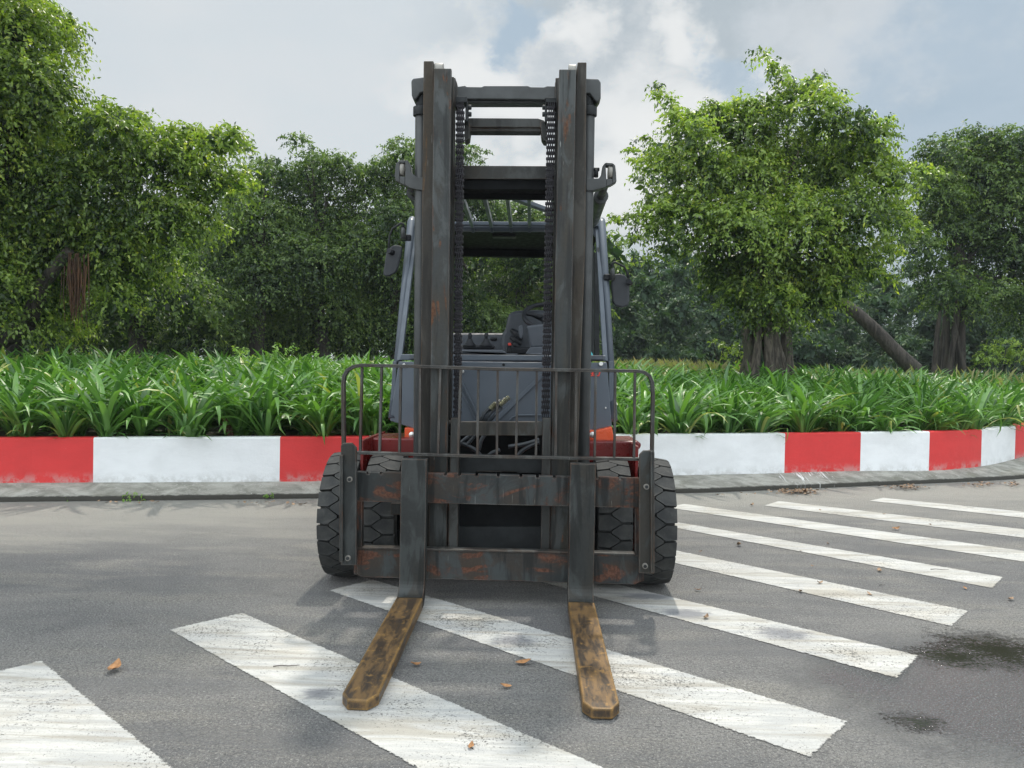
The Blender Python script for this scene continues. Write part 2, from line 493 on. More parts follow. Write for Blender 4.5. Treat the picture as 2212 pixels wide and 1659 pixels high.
def asphalt():
    m, g, bs, P, _ = newmat('asphalt_with_wet_patch')
    grain = g.math('ADD', g.math('MULTIPLY', g.noise(P, 190, 3, 0.75), 0.5), g.math('MULTIPLY', g.noise(P, 75, 3, 0.8), 0.5))
    stone = g.n('ShaderNodeTexVoronoi')
    g.l(P, stone.inputs['Vector'])
    stone.inputs['Scale'].default_value = 95
    big = g.noise(g.scalevec(P, (0.6, 1.1, 1), (4, 2.5, 0)), 0.75, 7, 0.62, 0.5)
    mid = g.noise(g.scalevec(P, (0.35, 1.3, 1)), 2.6, 6, 0.62, 0.3)
    c = g.mix(g.ramp(big, 0.35, 0.66), (0.108, 0.111, 0.116), (0.235, 0.230, 0.216))
    c = g.mix(g.ramp(mid, 0.46, 0.66, 0, 0.6), c, (0.28, 0.265, 0.225))
    c = g.mix(g.ramp(grain, 0.42, 0.53, 0.85, 0.0), c, (0.075, 0.075, 0.078))
    sp2 = g.n('ShaderNodeTexVoronoi')
    g.l(P, sp2.inputs['Vector'])
    sp2.inputs['Scale'].default_value = 60
    sepc = g.n('ShaderNodeSeparateColor')
    g.l(sp2.outputs['Color'], sepc.inputs[0])
    c = g.mix(g.math('MULTIPLY', g.ramp(sp2.outputs['Distance'], 0.32, 0.22), g.math('MULTIPLY', g.ramp(sepc.outputs[0], 0.86, 0.9), g.ramp(mid, 0.35, 0.6, 0.15, 0.8))), c, (0.36, 0.35, 0.32))
    c = g.mix(g.math('MULTIPLY', g.ramp(g.noise(P, 2.1, 7, 0.7, 0.8), 0.60, 0.68), 0.5), c, (0.085, 0.082, 0.078))
    c = g.mix(g.ramp(g.noise(P, 95, 3, 0.85), 0.55, 0.64, 0, 0.7), c, (0.44, 0.43, 0.41))
    c = g.mix(g.ramp(g.noise(P, 55, 3, 0.85), 0.46, 0.36, 0, 0.6), c, (0.05, 0.05, 0.052))
    c = g.mix(g.ramp(g.noise(g.scalevec(P, (0.25, 2.4, 1), (3, 1, 0)), 1.4, 6, 0.6, 0.6), 0.50, 0.66, 0, 0.5), c, (0.11, 0.112, 0.118))
    cr = g.n('ShaderNodeTexVoronoi', feature='DISTANCE_TO_EDGE')
    g.l(g.scalevec(P, (1, 1, 0)), cr.inputs['Vector'])
    cr.inputs['Scale'].default_value = 38
    c = g.mix(g.math('MULTIPLY', g.ramp(cr.outputs['Distance'], 0.10, 0.0), g.ramp(g.noise(P, 5, 5, 0.7), 0.4, 0.65, 0.1, 0.7)), c, (0.06, 0.06, 0.062))
    # dust gathered along the kerb
    sepP = g.n('ShaderNodeSeparateXYZ')
    g.l(P, sepP.inputs[0])
    kerbline = g.math('SUBTRACT', sepP.outputs[1], g.math('MULTIPLY', sepP.outputs[0], 0.28))
    c = g.mix(g.math('MULTIPLY', g.ramp(g.math('ADD', kerbline, g.math('MULTIPLY', mid, 2.0)), 7.0, 9.2), 0.8), c, (0.29, 0.28, 0.25))

    # wet patch
    def ell(cx, cy, rx, ry):
        v = g.scalevec(P, (1 / rx, 1 / ry, 0), (-cx / rx, -cy / ry, 0))
        l = g.n('ShaderNodeVectorMath', operation='LENGTH')
        g.l(v, l.inputs[0])
        return l.outputs['Value']
    wn = g.math('MULTIPLY', g.math('SUBTRACT', g.noise(P, 3.2, 6, 0.65), 0.5), 1.1)
    p0 = pg(2090, 1500)
    wetd = g.math('ADD', ell(p0.x + 0.15, p0.y, 0.95, 0.85), wn)
    wet = g.ramp(wetd, 1.25, 0.5)
    pa, pb, pc = pg(2060, 1420), pg(1985, 1560), pg(2165, 1405)
    fn = g.math('MULTIPLY', g.math('SUBTRACT', g.noise(P, 60, 4, 0.8), 0.5), 4.0)
    wv = g.math('MULTIPLY', g.math('SUBTRACT', g.noise(g.scalevec(P, (1, 1.6, 1)), 7, 7, 0.7, 1.2), 0.5), 2.6)
    pool = g.math('MINIMUM', ell(pa.x, pa.y, 0.20, 0.13), g.math('ADD', ell(pb.x, pb.y, 0.13, 0.10), 0.3))
    pool = g.math('MINIMUM', pool, ell(pc.x, pc.y, 0.26, 0.26))
    pd = pg(2085, 1480)
    pool = g.math('ADD', pool, 0.05)
    pool = g.ramp(g.math('ADD', g.math('ADD', pool, fn), wv), 1.25, 0.75)
    c = g.mix(g.math('MULTIPLY', wet, 0.72), c, (0.080, 0.082, 0.086))
    bs.inputs['Specular IOR Level'].default_value = 0.9
    painted_glint = g.math('MULTIPLY', g.ramp(g.noise(P, 110, 3, 0.8), 0.56, 0.64), wet)
    c = g.mix(g.math('MULTIPLY', painted_glint, 0.7), c, (0.36, 0.37, 0.38))  # wet sparkle painted in as pale specks
    c = g.mix(pool, c, (0.022, 0.02, 0.015))
    g.l(c, bs.inputs['Base Color'])
    r = g.math('SUBTRACT', 0.82, g.math('MULTIPLY', wet, 0.64))
    r = g.math('SUBTRACT', r, g.math('MULTIPLY', pool, 0.4), clamp=True)
    r = g.math('MAXIMUM', r, 0.03)
    g.l(r, bs.inputs['Roughness'])
    h = g.math('MULTIPLY', g.math('ADD', g.math('MULTIPLY', grain, 1.0), g.math('MULTIPLY', stone.outputs['Distance'], 0.8)), g.math('SUBTRACT', 1.0, g.math('MULTIPLY', pool, 0.97)))
    bump(g, bs, h, 1.0, 0.016)
    return m


M['asphalt'] = asphalt()


def roadpaint():
    m, g, bs, P, out = newmat('worn_white_road_paint')
    grain = g.noise(P, 170, 3, 0.75)
    st = g.noise(g.scalevec(P, (0.8, 7.0, 1)), 3.0, 7, 0.65, 0.5)
    c = g.mix(g.ramp(st, 0.35, 0.68), (0.385, 0.39, 0.385), (0.53, 0.525, 0.495))
    c = g.mix(g.ramp(g.noise(P, 1.6, 6, 0.65, 0.5), 0.52, 0.72, 0, 0.65), c, (0.46, 0.42, 0.35))
    tr1 = g.noise(g.scalevec(P, (0.35, 3.2, 1), (2, 5, 0)), 2.2, 7, 0.7, 0.9)
    c = g.mix(g.ramp(tr1, 0.47, 0.62, 0, 0.7), c, (0.29, 0.27, 0.225))
    fine = g.noise(g.scalevec(P, (2.0, 14, 1)), 9, 6, 0.75, 0.3)
    c = g.mix(g.ramp(fine, 0.50, 0.68, 0, 0.5), c, (0.30, 0.295, 0.28))
    c = g.mix(g.ramp(grain, 0.57, 0.68, 0, 0.6), c, (0.20, 0.195, 0.18))
    # scuffs where tyres turned

    def ell(cx, cy, rx, ry):
        v = g.scalevec(P, (1 / rx, 1 / ry, 0), (-cx / rx, -cy / ry, 0))
        l = g.n('ShaderNodeVectorMath', operation='LENGTH')
        g.l(v, l.inputs[0])
        return l.outputs['Value']
    wn = g.math('MULTIPLY', g.math('SUBTRACT', g.noise(g.scalevec(P, (1, 3, 1)), 14, 5, 0.7, 1.0), 0.5), 2.0)
    for (qx, qy, rx, ry) in ((1690, 1370, 0.16, 0.12), (1480, 1327, 0.16, 0.1), (1110, 1385, 0.12, 0.1), (1400, 1290, 0.2, 0.07), (690, 1500, 0.09, 0.07)):
        q = pg(qx, qy)
        c = g.mix(g.ramp(g.math('ADD', ell(q.x, q.y, rx, ry), wn), 1.2, 0.4, 0, 0.85), c, (0.15, 0.155, 0.17))
    g.l(c, bs.inputs['Base Color'])
    bs.inputs['Roughness'].default_value = 0.75
    bump(g, bs, g.math('ADD', grain, st), 0.6, 0.005)
    # paint flaked off in places and along its edges
    tr = g.n('ShaderNodeBsdfTransparent')
    mixs = g.n('ShaderNodeMixShader')
    at = g.n('ShaderNodeAttribute')
    at.attribute_name = 'edge'
    keep = g.ramp(g.math('SUBTRACT', at.outputs['Fac'], g.math('MULTIPLY', g.math('SUBTRACT', g.noise(P, 55, 5, 0.8), 0.40), 1.9)), 0.0, 0.10)
    flake = g.ramp(g.math('ADD', g.noise(P, 85, 6, 0.8, 0.0), g.math('MULTIPLY', g.noise(P, 1.6, 5, 0.7), 0.45)), 0.80, 0.85, 1.0, 0.12)
    g.l(g.math('MULTIPLY', keep, flake), mixs.inputs[0])
    g.l(tr.outputs[0], mixs.inputs[1])
    g.l(bs.outputs[0], mixs.inputs[2])
    g.l(mixs.outputs[0], out.inputs['Surface'])
    return m


M['stripe'] = roadpaint()


def wallpaint(name, c, worn):
    m, g, bs, P, _ = newmat(name)
    n = g.noise(g.scalevec(P, (1, 1, 2.0)), 2.5, 6, 0.65, 0.3)
    cc = g.mix(g.ramp(n, 0.3, 0.7), tuple(x * 0.9 for x in c), c)
    ch = g.noise(g.scalevec(P, (1, 1, 2.4)), 16, 6, 0.7, 0.6)
    cc = g.mix(g.ramp(ch, 0.665, 0.70, 0, 0.8), cc, worn)
    sep = g.n('ShaderNodeSeparateXYZ')
    g.l(P, sep.inputs[0])
    low = g.math('MULTIPLY', g.ramp(sep.outputs[2], 0.28, 0.14), g.ramp(g.noise(P, 9, 5, 0.7), 0.42, 0.6))
    cc = g.mix(g.math('MULTIPLY', low, 0.5), cc, (0.42, 0.42, 0.40))
    g.l(cc, bs.inputs['Base Color'])
    bs.inputs['Roughness'].default_value = 0.6
    bump(g, bs, g.math('ADD', g.noise(P, 22, 6, 0.7), g.math('MULTIPLY', ch, 0.8)), 0.5, 0.006)
    return m


M['wall_white'] = wallpaint('white_wall_paint', (0.80, 0.82, 0.84), (0.9, 0.9, 0.9))
M['wall_red'] = wallpaint('red_wall_paint', (0.64, 0.035, 0.035), (0.68, 0.10, 0.09))

m, g, bs, P, _ = newmat('mossy_concrete')
n = g.noise(g.scalevec(P, (0.6, 1, 1)), 5, 8, 0.7, 0.6)
c = g.mix(g.ramp(n, 0.36, 0.62), (0.20, 0.195, 0.17), (0.36, 0.35, 0.315))
c = g.mix(g.ramp(g.noise(P, 30, 6, 0.75), 0.58, 0.68), c, (0.46, 0.45, 0.42))
c = g.mix(g.ramp(g.noise(P, 2, 6, 0.65, 0.5), 0.50, 0.68, 0, 0.55), c, (0.12, 0.12, 0.085))
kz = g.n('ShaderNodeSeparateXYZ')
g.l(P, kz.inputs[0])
c = g.mix(g.ramp(g.math('ADD', kz.outputs[2], g.math('MULTIPLY', g.math('SUBTRACT', g.noise(P, 12, 5, 0.7), 0.5), 0.03)), 0.062, 0.048), c, (0.045, 0.043, 0.036))  # dirt line on the kerb lip, with the lip's shade painted in
drip = g.noise(g.scalevec(P, (22, 2, 2)), 1.0, 4, 0.6, 1.2)
qa = pg(1690, 1035)
lv = g.scalevec(P, (1 / 0.75, 1 / 1.0, 0), (-qa.x / 0.75, -qa.y, 0))
ln = g.n('ShaderNodeVectorMath', operation='LENGTH')
g.l(lv, ln.inputs[0])
c = g.mix(g.math('MULTIPLY', g.ramp(drip, 0.57, 0.62), g.ramp(ln.outputs['Value'], 1.0, 0.6)), c, (0.72, 0.73, 0.72))
g.l(c, bs.inputs['Base Color'])
bs.inputs['Roughness'].default_value = 0.9
bump(g, bs, g.math('ADD', n, g.noise(P, 40, 5, 0.7)), 0.8, 0.012)
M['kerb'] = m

m, g, bs, P, _ = newmat('dark_soil')
g.l(g.mix(g.ramp(g.noise(P, 7, 7, 0.7), 0.35, 0.65), (0.022, 0.024, 0.012), (0.06, 0.055, 0.03)), bs.inputs['Base Color'])
bs.inputs['Roughness'].default_value = 0.95
bump(g, bs, g.noise(P, 20, 5, 0.7), 0.8, 0.03)
M['soil'] = m


def bark(name, c1, c2, sc=9):
    m, g, bs, P, _ = newmat(name)
    n = g.noise(g.scalevec(P, (1, 1, 0.16)), sc, 8, 0.7, 0.8)
    c = g.mix(g.ramp(n, 0.36, 0.62), c1, c2)
    c = g.mix(g.ramp(g.noise(P, 3, 5, 0.6), 0.55, 0.7, 0, 0.6), c, (0.05, 0.065, 0.03))
    g.l(c, bs.inputs['Base Color'])
    bs.inputs['Roughness'].default_value = 0.9
    bump(g, bs, n, 1.0, 0.05)
    return m


M['bark'] = bark('fig_bark', (0.025, 0.021, 0.017), (0.13, 0.112, 0.09), 16)
M['bark_dark'] = bark('dark_bark', (0.020, 0.017, 0.015), (0.075, 0.064, 0.054), 9)
M['roots'] = bark('brown_aerial_roots', (0.035, 0.018, 0.010), (0.12, 0.058, 0.028), 14)


def leafmat(name, ca, cb, cy, rough=0.42, trans=0.35, spec=0.5):
    m, g, bs, P, out = newmat(name)
    at = g.n('ShaderNodeAttribute')
    at.attribute_name = 'tint'
    f = at.outputs['Fac']
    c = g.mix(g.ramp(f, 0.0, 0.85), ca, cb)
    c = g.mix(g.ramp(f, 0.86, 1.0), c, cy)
    g.l(c, bs.inputs['Base Color'])
    bs.inputs['Roughness'].default_value = rough
    bs.inputs['Specular IOR Level'].default_value = spec
    tl = g.n('ShaderNodeBsdfTranslucent')
    g.l(g.mix(1.0, c, (1.25, 1.35, 0.45), 'MULTIPLY'), tl.inputs['Color'])
    mixs = g.n('ShaderNodeMixShader')
    mixs.inputs[0].default_value = trans
    g.l(bs.outputs[0], mixs.inputs[1])
    g.l(tl.outputs[0], mixs.inputs[2])
    g.l(mixs.outputs[0], out.inputs['Surface'])
    return m


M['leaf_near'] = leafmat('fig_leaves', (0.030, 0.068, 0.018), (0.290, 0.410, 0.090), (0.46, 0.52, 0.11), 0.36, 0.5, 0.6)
M['leaf_mid'] = leafmat('dark_fig_leaves', (0.018, 0.046, 0.018), (0.145, 0.230, 0.062), (0.24, 0.31, 0.09), 0.45, 0.45, 0.5)
M['leaf_far'] = leafmat('distant_leaves', (0.030, 0.068, 0.036), (0.080, 0.140, 0.068), (0.12, 0.18, 0.07), 0.6, 0.35)
M['leaf_shrub'] = leafmat('yellow_green_leaves', (0.12, 0.2, 0.04), (0.25, 0.36, 0.06), (0.35, 0.42, 0.08))
M['lily'] = leafmat('strap_leaves', (0.044, 0.130, 0.026), (0.150, 0.310, 0.070), (0.34, 0.38, 0.12), 0.42, 0.30, 0.7)
M['weed'] = leafmat('light_weeds', (0.14, 0.27, 0.05), (0.22, 0.38, 0.08), (0.3, 0.42, 0.12), 0.5, 0.4)
M['drygrass'] = leafmat('seeding_grass', (0.15, 0.20, 0.06), (0.27, 0.27, 0.13), (0.34, 0.24, 0.17), 0.7, 0.35)
M['deadleaf'] = simple('dead_leaf', (0.30, 0.15, 0.06), 0.7, 0.0, 0.5, 25)
M['deadleaf_grey'] = simple('dry_leaf_litter', (0.24, 0.16, 0.10), 0.8, 0.0, 0.6, 25)
M['twig'] = simple('dark_twig', (0.05, 0.04, 0.035), 0.8)


# ------------------------------------------------------------------ numpy mesh helpers for foliage
def npmesh(name, V, F, tint, mat, parent=None, origin=(0, 0, 0), smooth=False):
    o = np.array(parent['_org'] if parent is not None else origin, dtype=np.float32)
    V = (np.asarray(V, dtype=np.float32) - o)
    F = np.asarray(F, dtype=np.int32)
    k = F.shape[1]
    me = bpy.data.meshes.new(name)
    me.vertices.add(len(V))
    me.vertices.foreach_set('co', V.ravel())
    me.loops.add(F.size)
    me.loops.foreach_set('vertex_index', F.ravel())
    me.polygons.add(len(F))
    me.polygons.foreach_set('loop_start', np.arange(0, F.size, k, dtype=np.int32))
    if smooth:
        me.polygons.foreach_set('use_smooth', np.ones(len(F), dtype=bool))
    me.materials.append(mat)
    at = me.attributes.new('tint', 'FLOAT', 'POINT')
    at.data.foreach_set('value', np.asarray(tint, dtype=np.float32))
    me.update(calc_edges=True)
    ob = bpy.data.objects.new(name, me)
    COL.objects.link(ob)
    if parent is not None:
        ob.parent = parent
    else:
        ob.location = [float(a) for a in o]
    ob['_org'] = [float(a) for a in o]
    return ob


def unit(a):
    return a / np.maximum(np.linalg.norm(a, axis=-1, keepdims=True), 1e-6)


def leaf_quads(P, T, N, L, Wd):
    """P base points, T tip directions, N rough normals; diamond leaves folded on the midrib"""
    T = unit(T)
    B = unit(np.cross(T, N))
    N2 = np.cross(B, T)
    L = L[:, None]
    Wd = Wd[:, None]
    v0 = P
    v1 = P + T * L * 0.42 + B * Wd * 0.5 + N2 * Wd * 0.13
    v2 = P + T * L - N2 * L * 0.10
    v3 = P + T * L * 0.42 - B * Wd * 0.5 + N2 * Wd * 0.13
    V = np.stack([v0, v1, v2, v3], 1).reshape(-1, 3)
    n = len(P)
    b = np.arange(n)[:, None] * 4
    F = np.concatenate([b + np.array([[0, 1, 2]]), b + np.array([[0, 2, 3]])], 1).reshape(-1, 3)
    return V, F


def lobe_leaves(rg, lobes, leaf, per_m2, nl=11, fill=1.0, droop=0.5, twig=(0.35, 0.75)):
    """lobes: (centre, radius, density). Twigs stand out from every lobe and carry leaves."""
    PP, TT, NN, LL, TI = [], [], [], [], []
    for (c, r, dens) in lobes:
        c = np.array(c)
        lt = rg.normal() * 0.16
        nt_ = max(6, int(4 * math.pi * r * r * per_m2 * dens))
        u = unit(rg.normal(size=(nt_, 3)))
        u[:, 2] = np.where(u[:, 2] < -0.5, -u[:, 2] * 0.6, u[:, 2])
        u = unit(u)
        start = c + u * r * rg.uniform(0.45, 0.92, (nt_, 1)) * np.array([1, 1, 0.9])
        d = unit(u + rg.normal(size=(nt_, 3)) * 0.45 + np.array([0, 0, 0.05]))
        ln = rg.uniform(*twig, (nt_, 1)) * min(1.0, 0.45 + r * 0.5)
        tw_t = np.clip(0.42 + lt + u[:, 2] * 0.22 + u[:, 0] * 0.12 + rg.normal(size=nt_) * 0.22, 0, 0.84)  # paler towards top and right: sunlight put into the leaf tint
        t = (np.arange(nl) + 0.5) / nl
        t = t[None, :, None] + rg.uniform(-.04, .04, (nt_, nl, 1))
        pos = start[:, None, :] + d[:, None, :] * ln[:, None, :] * t - np.array([0, 0, 1.0]) * droop * ln[:, None, :] * t * t
        side = unit(np.cross(d, rg.normal(size=(nt_, 3))))[:, None, :] * np.where(np.arange(nl) % 2, 1, -1)[None, :, None]
        tip = d[:, None, :] * 0.5 + side * 0.8 + rg.normal(size=(nt_, nl, 3)) * 0.35 + np.array([0, 0, -0.75])
        nrm = rg.normal(size=(nt_, nl, 3)) * 0.55 + np.array([0, 0, 0.8]) + u[:, None, :] * 0.5
        PP.append(pos.reshape(-1, 3)); TT.append(tip.reshape(-1, 3)); NN.append(nrm.reshape(-1, 3))
        LL.append(leaf * rg.uniform(0.65, 1.25, nt_ * nl))
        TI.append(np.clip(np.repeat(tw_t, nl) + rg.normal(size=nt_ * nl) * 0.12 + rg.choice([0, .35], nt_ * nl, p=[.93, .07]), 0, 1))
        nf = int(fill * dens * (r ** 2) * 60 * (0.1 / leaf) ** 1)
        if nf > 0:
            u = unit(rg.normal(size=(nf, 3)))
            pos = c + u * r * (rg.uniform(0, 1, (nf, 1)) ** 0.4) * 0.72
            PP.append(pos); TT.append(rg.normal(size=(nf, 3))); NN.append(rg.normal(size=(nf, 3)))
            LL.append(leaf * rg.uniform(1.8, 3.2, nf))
            TI.append(rg.uniform(0, 0.3, nf))  # inner leaves tinted dark: shade inside the crown put into colour
    P, T, N, L, ti = map(np.concatenate, (PP, TT, NN, LL, TI))
    V, F = leaf_quads(P, T, N, L, L * 0.52)
    return V, F, np.repeat(ti, 4)


def px_lobes(rg, lst, Y, spread):
    out = []
    for e in lst:
        x, y, r = e[:3]
        dens = e[3] if len(e) > 3 else 1.0
        Yk = (e[4] if len(e) > 4 else Y) + rg.uniform(-spread, spread)
        c = pt(x, y, Yk)
        out.append((tuple(c), r * Yk / FPX, dens))
    return out


def limbs(mb, base, lobes, r0, rg, n, fork=0.35):
    """tapered limbs from the trunk up into the crown"""
    base = Vector(base)
    order = sorted(lobes, key=lambda l: -l[1])[:n]
    for (c, r, _) in order:
        c = Vector(c)
        s = base + Vector((rg.uniform(-.1, .1), rg.uniform(-.1, .1), rg.uniform(0, 0.6)))
        mid = s.lerp(c, 0.5) + Vector((rg.uniform(-.3, .3), rg.uniform(-.3, .3), rg.uniform(-.1, .5)))
        mb.tube([s, s.lerp(mid, 0.5) + Vector((0, 0.1, .1)), mid + Vector((0, .25, 0)), mid.lerp(c, .6) + Vector((0, .2, 0))], [r0, r0 * .65, r0 * .4, r0 * .12], 7)


# ------------------------------------------------------------------ ground, road, markings
def sheet(name, poly, z, mat, kind='structure', label=None):
    mb = MB()
    mb.add([(x, y, z) for x, y in poly], [tuple(range(len(poly)))])
    ob = mb.build(name, mat, origin=(poly[0][0], poly[0][1], z), fixn=False)
    tag(ob, label, None, None, kind)
    return ob


# kerb line: foot of the apron on the road, foot of the wall, top of the wall (picture measurements)
foot = [(-900, 1100), (-400, 1092), (0, 1085), (300, 1082), (690, 1077), (1080, 1072), (1459, 1066), (1620, 1061), (1832, 1052), (2000, 1045), (2130, 1039), (2212, 1034), (2300, 1027)]
wbot = [(-900, 1054), (-400, 1049), (0, 1043), (300, 1041.5), (690, 1039), (1080, 1034), (1459, 1026.5), (1620, 1023.5), (1832, 1017.5), (2000, 1016), (2119, 1007), (2212, 986), (2290, 962)]
wtop = [(-900, 956), (-400, 951), (0, 946), (300, 945), (690, 944), (1080, 941), (1459, 938), (1620, 937), (1832, 934), (2000, 932), (2119, 928), (2212, 916), (2290, 900)]
FT = [pg(x, y) for x, y in foot]
WB = [pg(x, y, 0.15) for x, y in wbot]
WT = []
for (x, y), b in zip(wtop, WB):
    q = pt(x, y, b.y)
    WT.append(Vector((b.x, b.y, q.z)))


def catmull(P, n):
    out = []
    for i in range(len(P) - 1):
        p0, p1, p2, p3 = P[max(i - 1, 0)], P[i], P[i + 1], P[min(i + 2, len(P) - 1)]
        for k in range(n):
            t = k / n
            out.append(0.5 * ((2 * p1) + (p2 - p0) * t + (2 * p0 - 5 * p1 + 4 * p2 - p3) * t * t + (3 * p1 - p0 - 3 * p2 + p3) * t ** 3))
    out.append(P[-1])
    return out


NS = 14
FTs, WBs, WTs = catmull(FT, NS), catmull(WB, NS), catmull(WT, NS)
pxs = catmull([Vector((x, 0, 0)) for x, _ in wbot], NS)
pxs = [p.x for p in pxs]


def wall_at(x):
    """depth of the wall's front face at world x"""
    for a, b in zip(WBs[:-1], WBs[1:]):
        if a.x <= x <= b.x:
            return a.y + (b.y - a.y) * (x - a.x) / (b.x - a.x)
    return WBs[0].y if x < WBs[0].x else WBs[-1].y


# road: one big sheet
sheet('road', [(-400, -60), (400, -60), (400, 600), (-400, 600)], 0.0, M['asphalt'])


# planting bed and ground behind it, rising a little
def bed_z(x, y):
    d = y - wall_at(x)
    return 0.56 + 0.28 * min(1.0, max(0.0, (d - 0.2) / 4.5)) + (0.0 if d < 6 else min(0.6, (d - 6) * 0.02))


mb = MB()
xs = [p.x for p in WBs[::3]]
xs = [-300, -120, -60] + xs + [xs[-1] + 3, xs[-1] + 20, 60, 120, 300]
ds = [0.16, 0.6, 1.2, 2, 3, 4.5, 6, 9, 14, 22, 34, 60, 120, 400]
vs = []
for x in xs:
    xx = min(max(x, WBs[0].x), WBs[-1].x)
    for d in ds:
        y = wall_at(xx) + d
        z = 0.56 + 0.28 * min(1.0, max(0.0, (d - 0.2) / 4.5)) + (0 if d < 6 else min(0.6, (d - 6) * 0.02))
        vs.append((x, y, z + (rnd.uniform(-.03, .03) if 0.3 < d < 30 else 0)))
nd_ = len(ds)
fs = [(i * nd_ + j, (i + 1) * nd_ + j, (i + 1) * nd_ + j + 1, i * nd_ + j + 1) for i in range(len(xs) - 1) for j in range(nd_ - 1)]
mb.add(vs, fs, True)
tag(mb.build('planting_bed', M['soil'], origin=(0, 9, 0.56), fixn=False), None, None, None, 'structure')

# kerb apron: sloping concrete foot
mb = MB()
vs = []
for a, b in zip(FTs, WBs):
    vs += [(a.x, a.y + .02, -0.03), (a.x, a.y - .004, 0.052), (b.x, b.y + 0.02, 0.15 + 0.004)]
fs = []
for i in range(len(FTs) - 1):
    for j in (0, 1):
        fs.append((i * 3 + j, (i + 1) * 3 + j, (i + 1) * 3 + j + 1, i * 3 + j + 1))
mb.add(vs, fs, True)
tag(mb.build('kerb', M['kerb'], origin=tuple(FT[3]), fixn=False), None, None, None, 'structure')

# painted planter wall, red and white lengths
mb = MB()
bounds = [202, 604, 797, 1693, 1858, 2006, 2119, 2192]      # colour changes, alternating from red


def colour_of(px):
    k = sum(px > b for b in bounds)
    if px < -300:
        k = int((px + 900) // 300) + 1
    return [1, 0, 1, 0, 1, 0, 1, 0, 1][min(k, 8)] if px >= -300 else k % 2


# re-sample the wall so colour changes fall on edges
cuts = sorted(set([round(p, 2) for p in pxs] + bounds + [-300, -600]))


def at_px(arr, p):
    for i in range(len(pxs) - 1):
        if pxs[i] <= p <= pxs[i + 1]:
            t = (p - pxs[i]) / (pxs[i + 1] - pxs[i])
            return arr[i].lerp(arr[i + 1], t)
    return arr[-1]


TH = 0.17
for i in range(len(cuts) - 1):
    a, b = cuts[i], cuts[i + 1]
    col = colour_of((a + b) / 2)
    q = []
    for p in (a, b):
        lo, hi = at_px(WBs, p), at_px(WTs, p)
        dxn = at_px(WBs, min(p + 5, cuts[-1])) - at_px(WBs, max(p - 5, cuts[0]))
        nrm = Vector((-dxn.y, dxn.x, 0)).normalized()
        j = math.sin(p * 0.11) * 0.002 + math.sin(p * .037) * .003
        fr = [Vector((lo.x, lo.y, 0.02)), Vector((lo.x, lo.y + j, 0.155)), Vector((hi.x, hi.y + j, hi.z - 0.014)), Vector((hi.x, hi.y + j, hi.z)) + nrm * 0.014]
        bk = [Vector((hi.x, hi.y, hi.z)) + nrm * (TH - 0.01), Vector((hi.x, hi.y, hi.z - 0.01)) + nrm * TH, Vector((hi.x, hi.y, 0.02)) + nrm * TH]
        q.append(fr + bk)
    n = len(q[0])
    mb.mi = col
    mb.add(q[0] + q[1], [(k, k + n, k + 1 + n, k + 1) for k in range(n - 1)])
wall = mb.build('planter_wall', [M['wall_white'], M['wall_red']], origin=tuple(WB[3]), fixn=True)
tag(wall, 'low planter wall painted in red and white blocks in front of the lily bed', 'wall')

# crosswalk stripes
stripes = [
    [(-330, 1530), (0, 1448), (91, 1425.5), (120, 1450), (250, 1575), (395, 1680), (480, 1745), (-60, 1745), (-330, 1730)],
    [(363, 1360), (523.6, 1322.5), (912, 1511), (1150, 1613), (1290, 1664), (1560, 1760), (1100, 1760), (890, 1655), (700, 1558)],
    [(708, 1275), (805, 1251), (1025, 1310), (1382, 1423), (1836, 1558), (1750, 1637), (1382, 1513), (1100, 1416)],
    [(1120, 1245), (1230, 1235), (1382, 1275), (1988, 1416), (1938, 1465.5), (1382, 1325.6)],
    [(1290, 1152), (1360, 1146), (1463, 1196), (2094, 1319), (2057.4, 1353.7), (1459, 1230)],
    [(1330, 1113), (1400, 1107), (1463, 1130.6), (2169, 1246), (2145.5, 1271), (1463, 1153)],
    [(1463, 1090.5), (1500, 1091), (2212, 1191.7), (2330, 1211), (2330, 1234), (2212, 1213.5), (1463, 1105)],
    [(1649, 1092), (1681, 1082), (2212, 1144), (2420, 1170), (2420, 1188), (2212, 1162)],
    [(1876, 1081.5), (1907, 1075), (2212, 1106), (2560, 1142), (2560, 1160), (2212, 1121)],
]
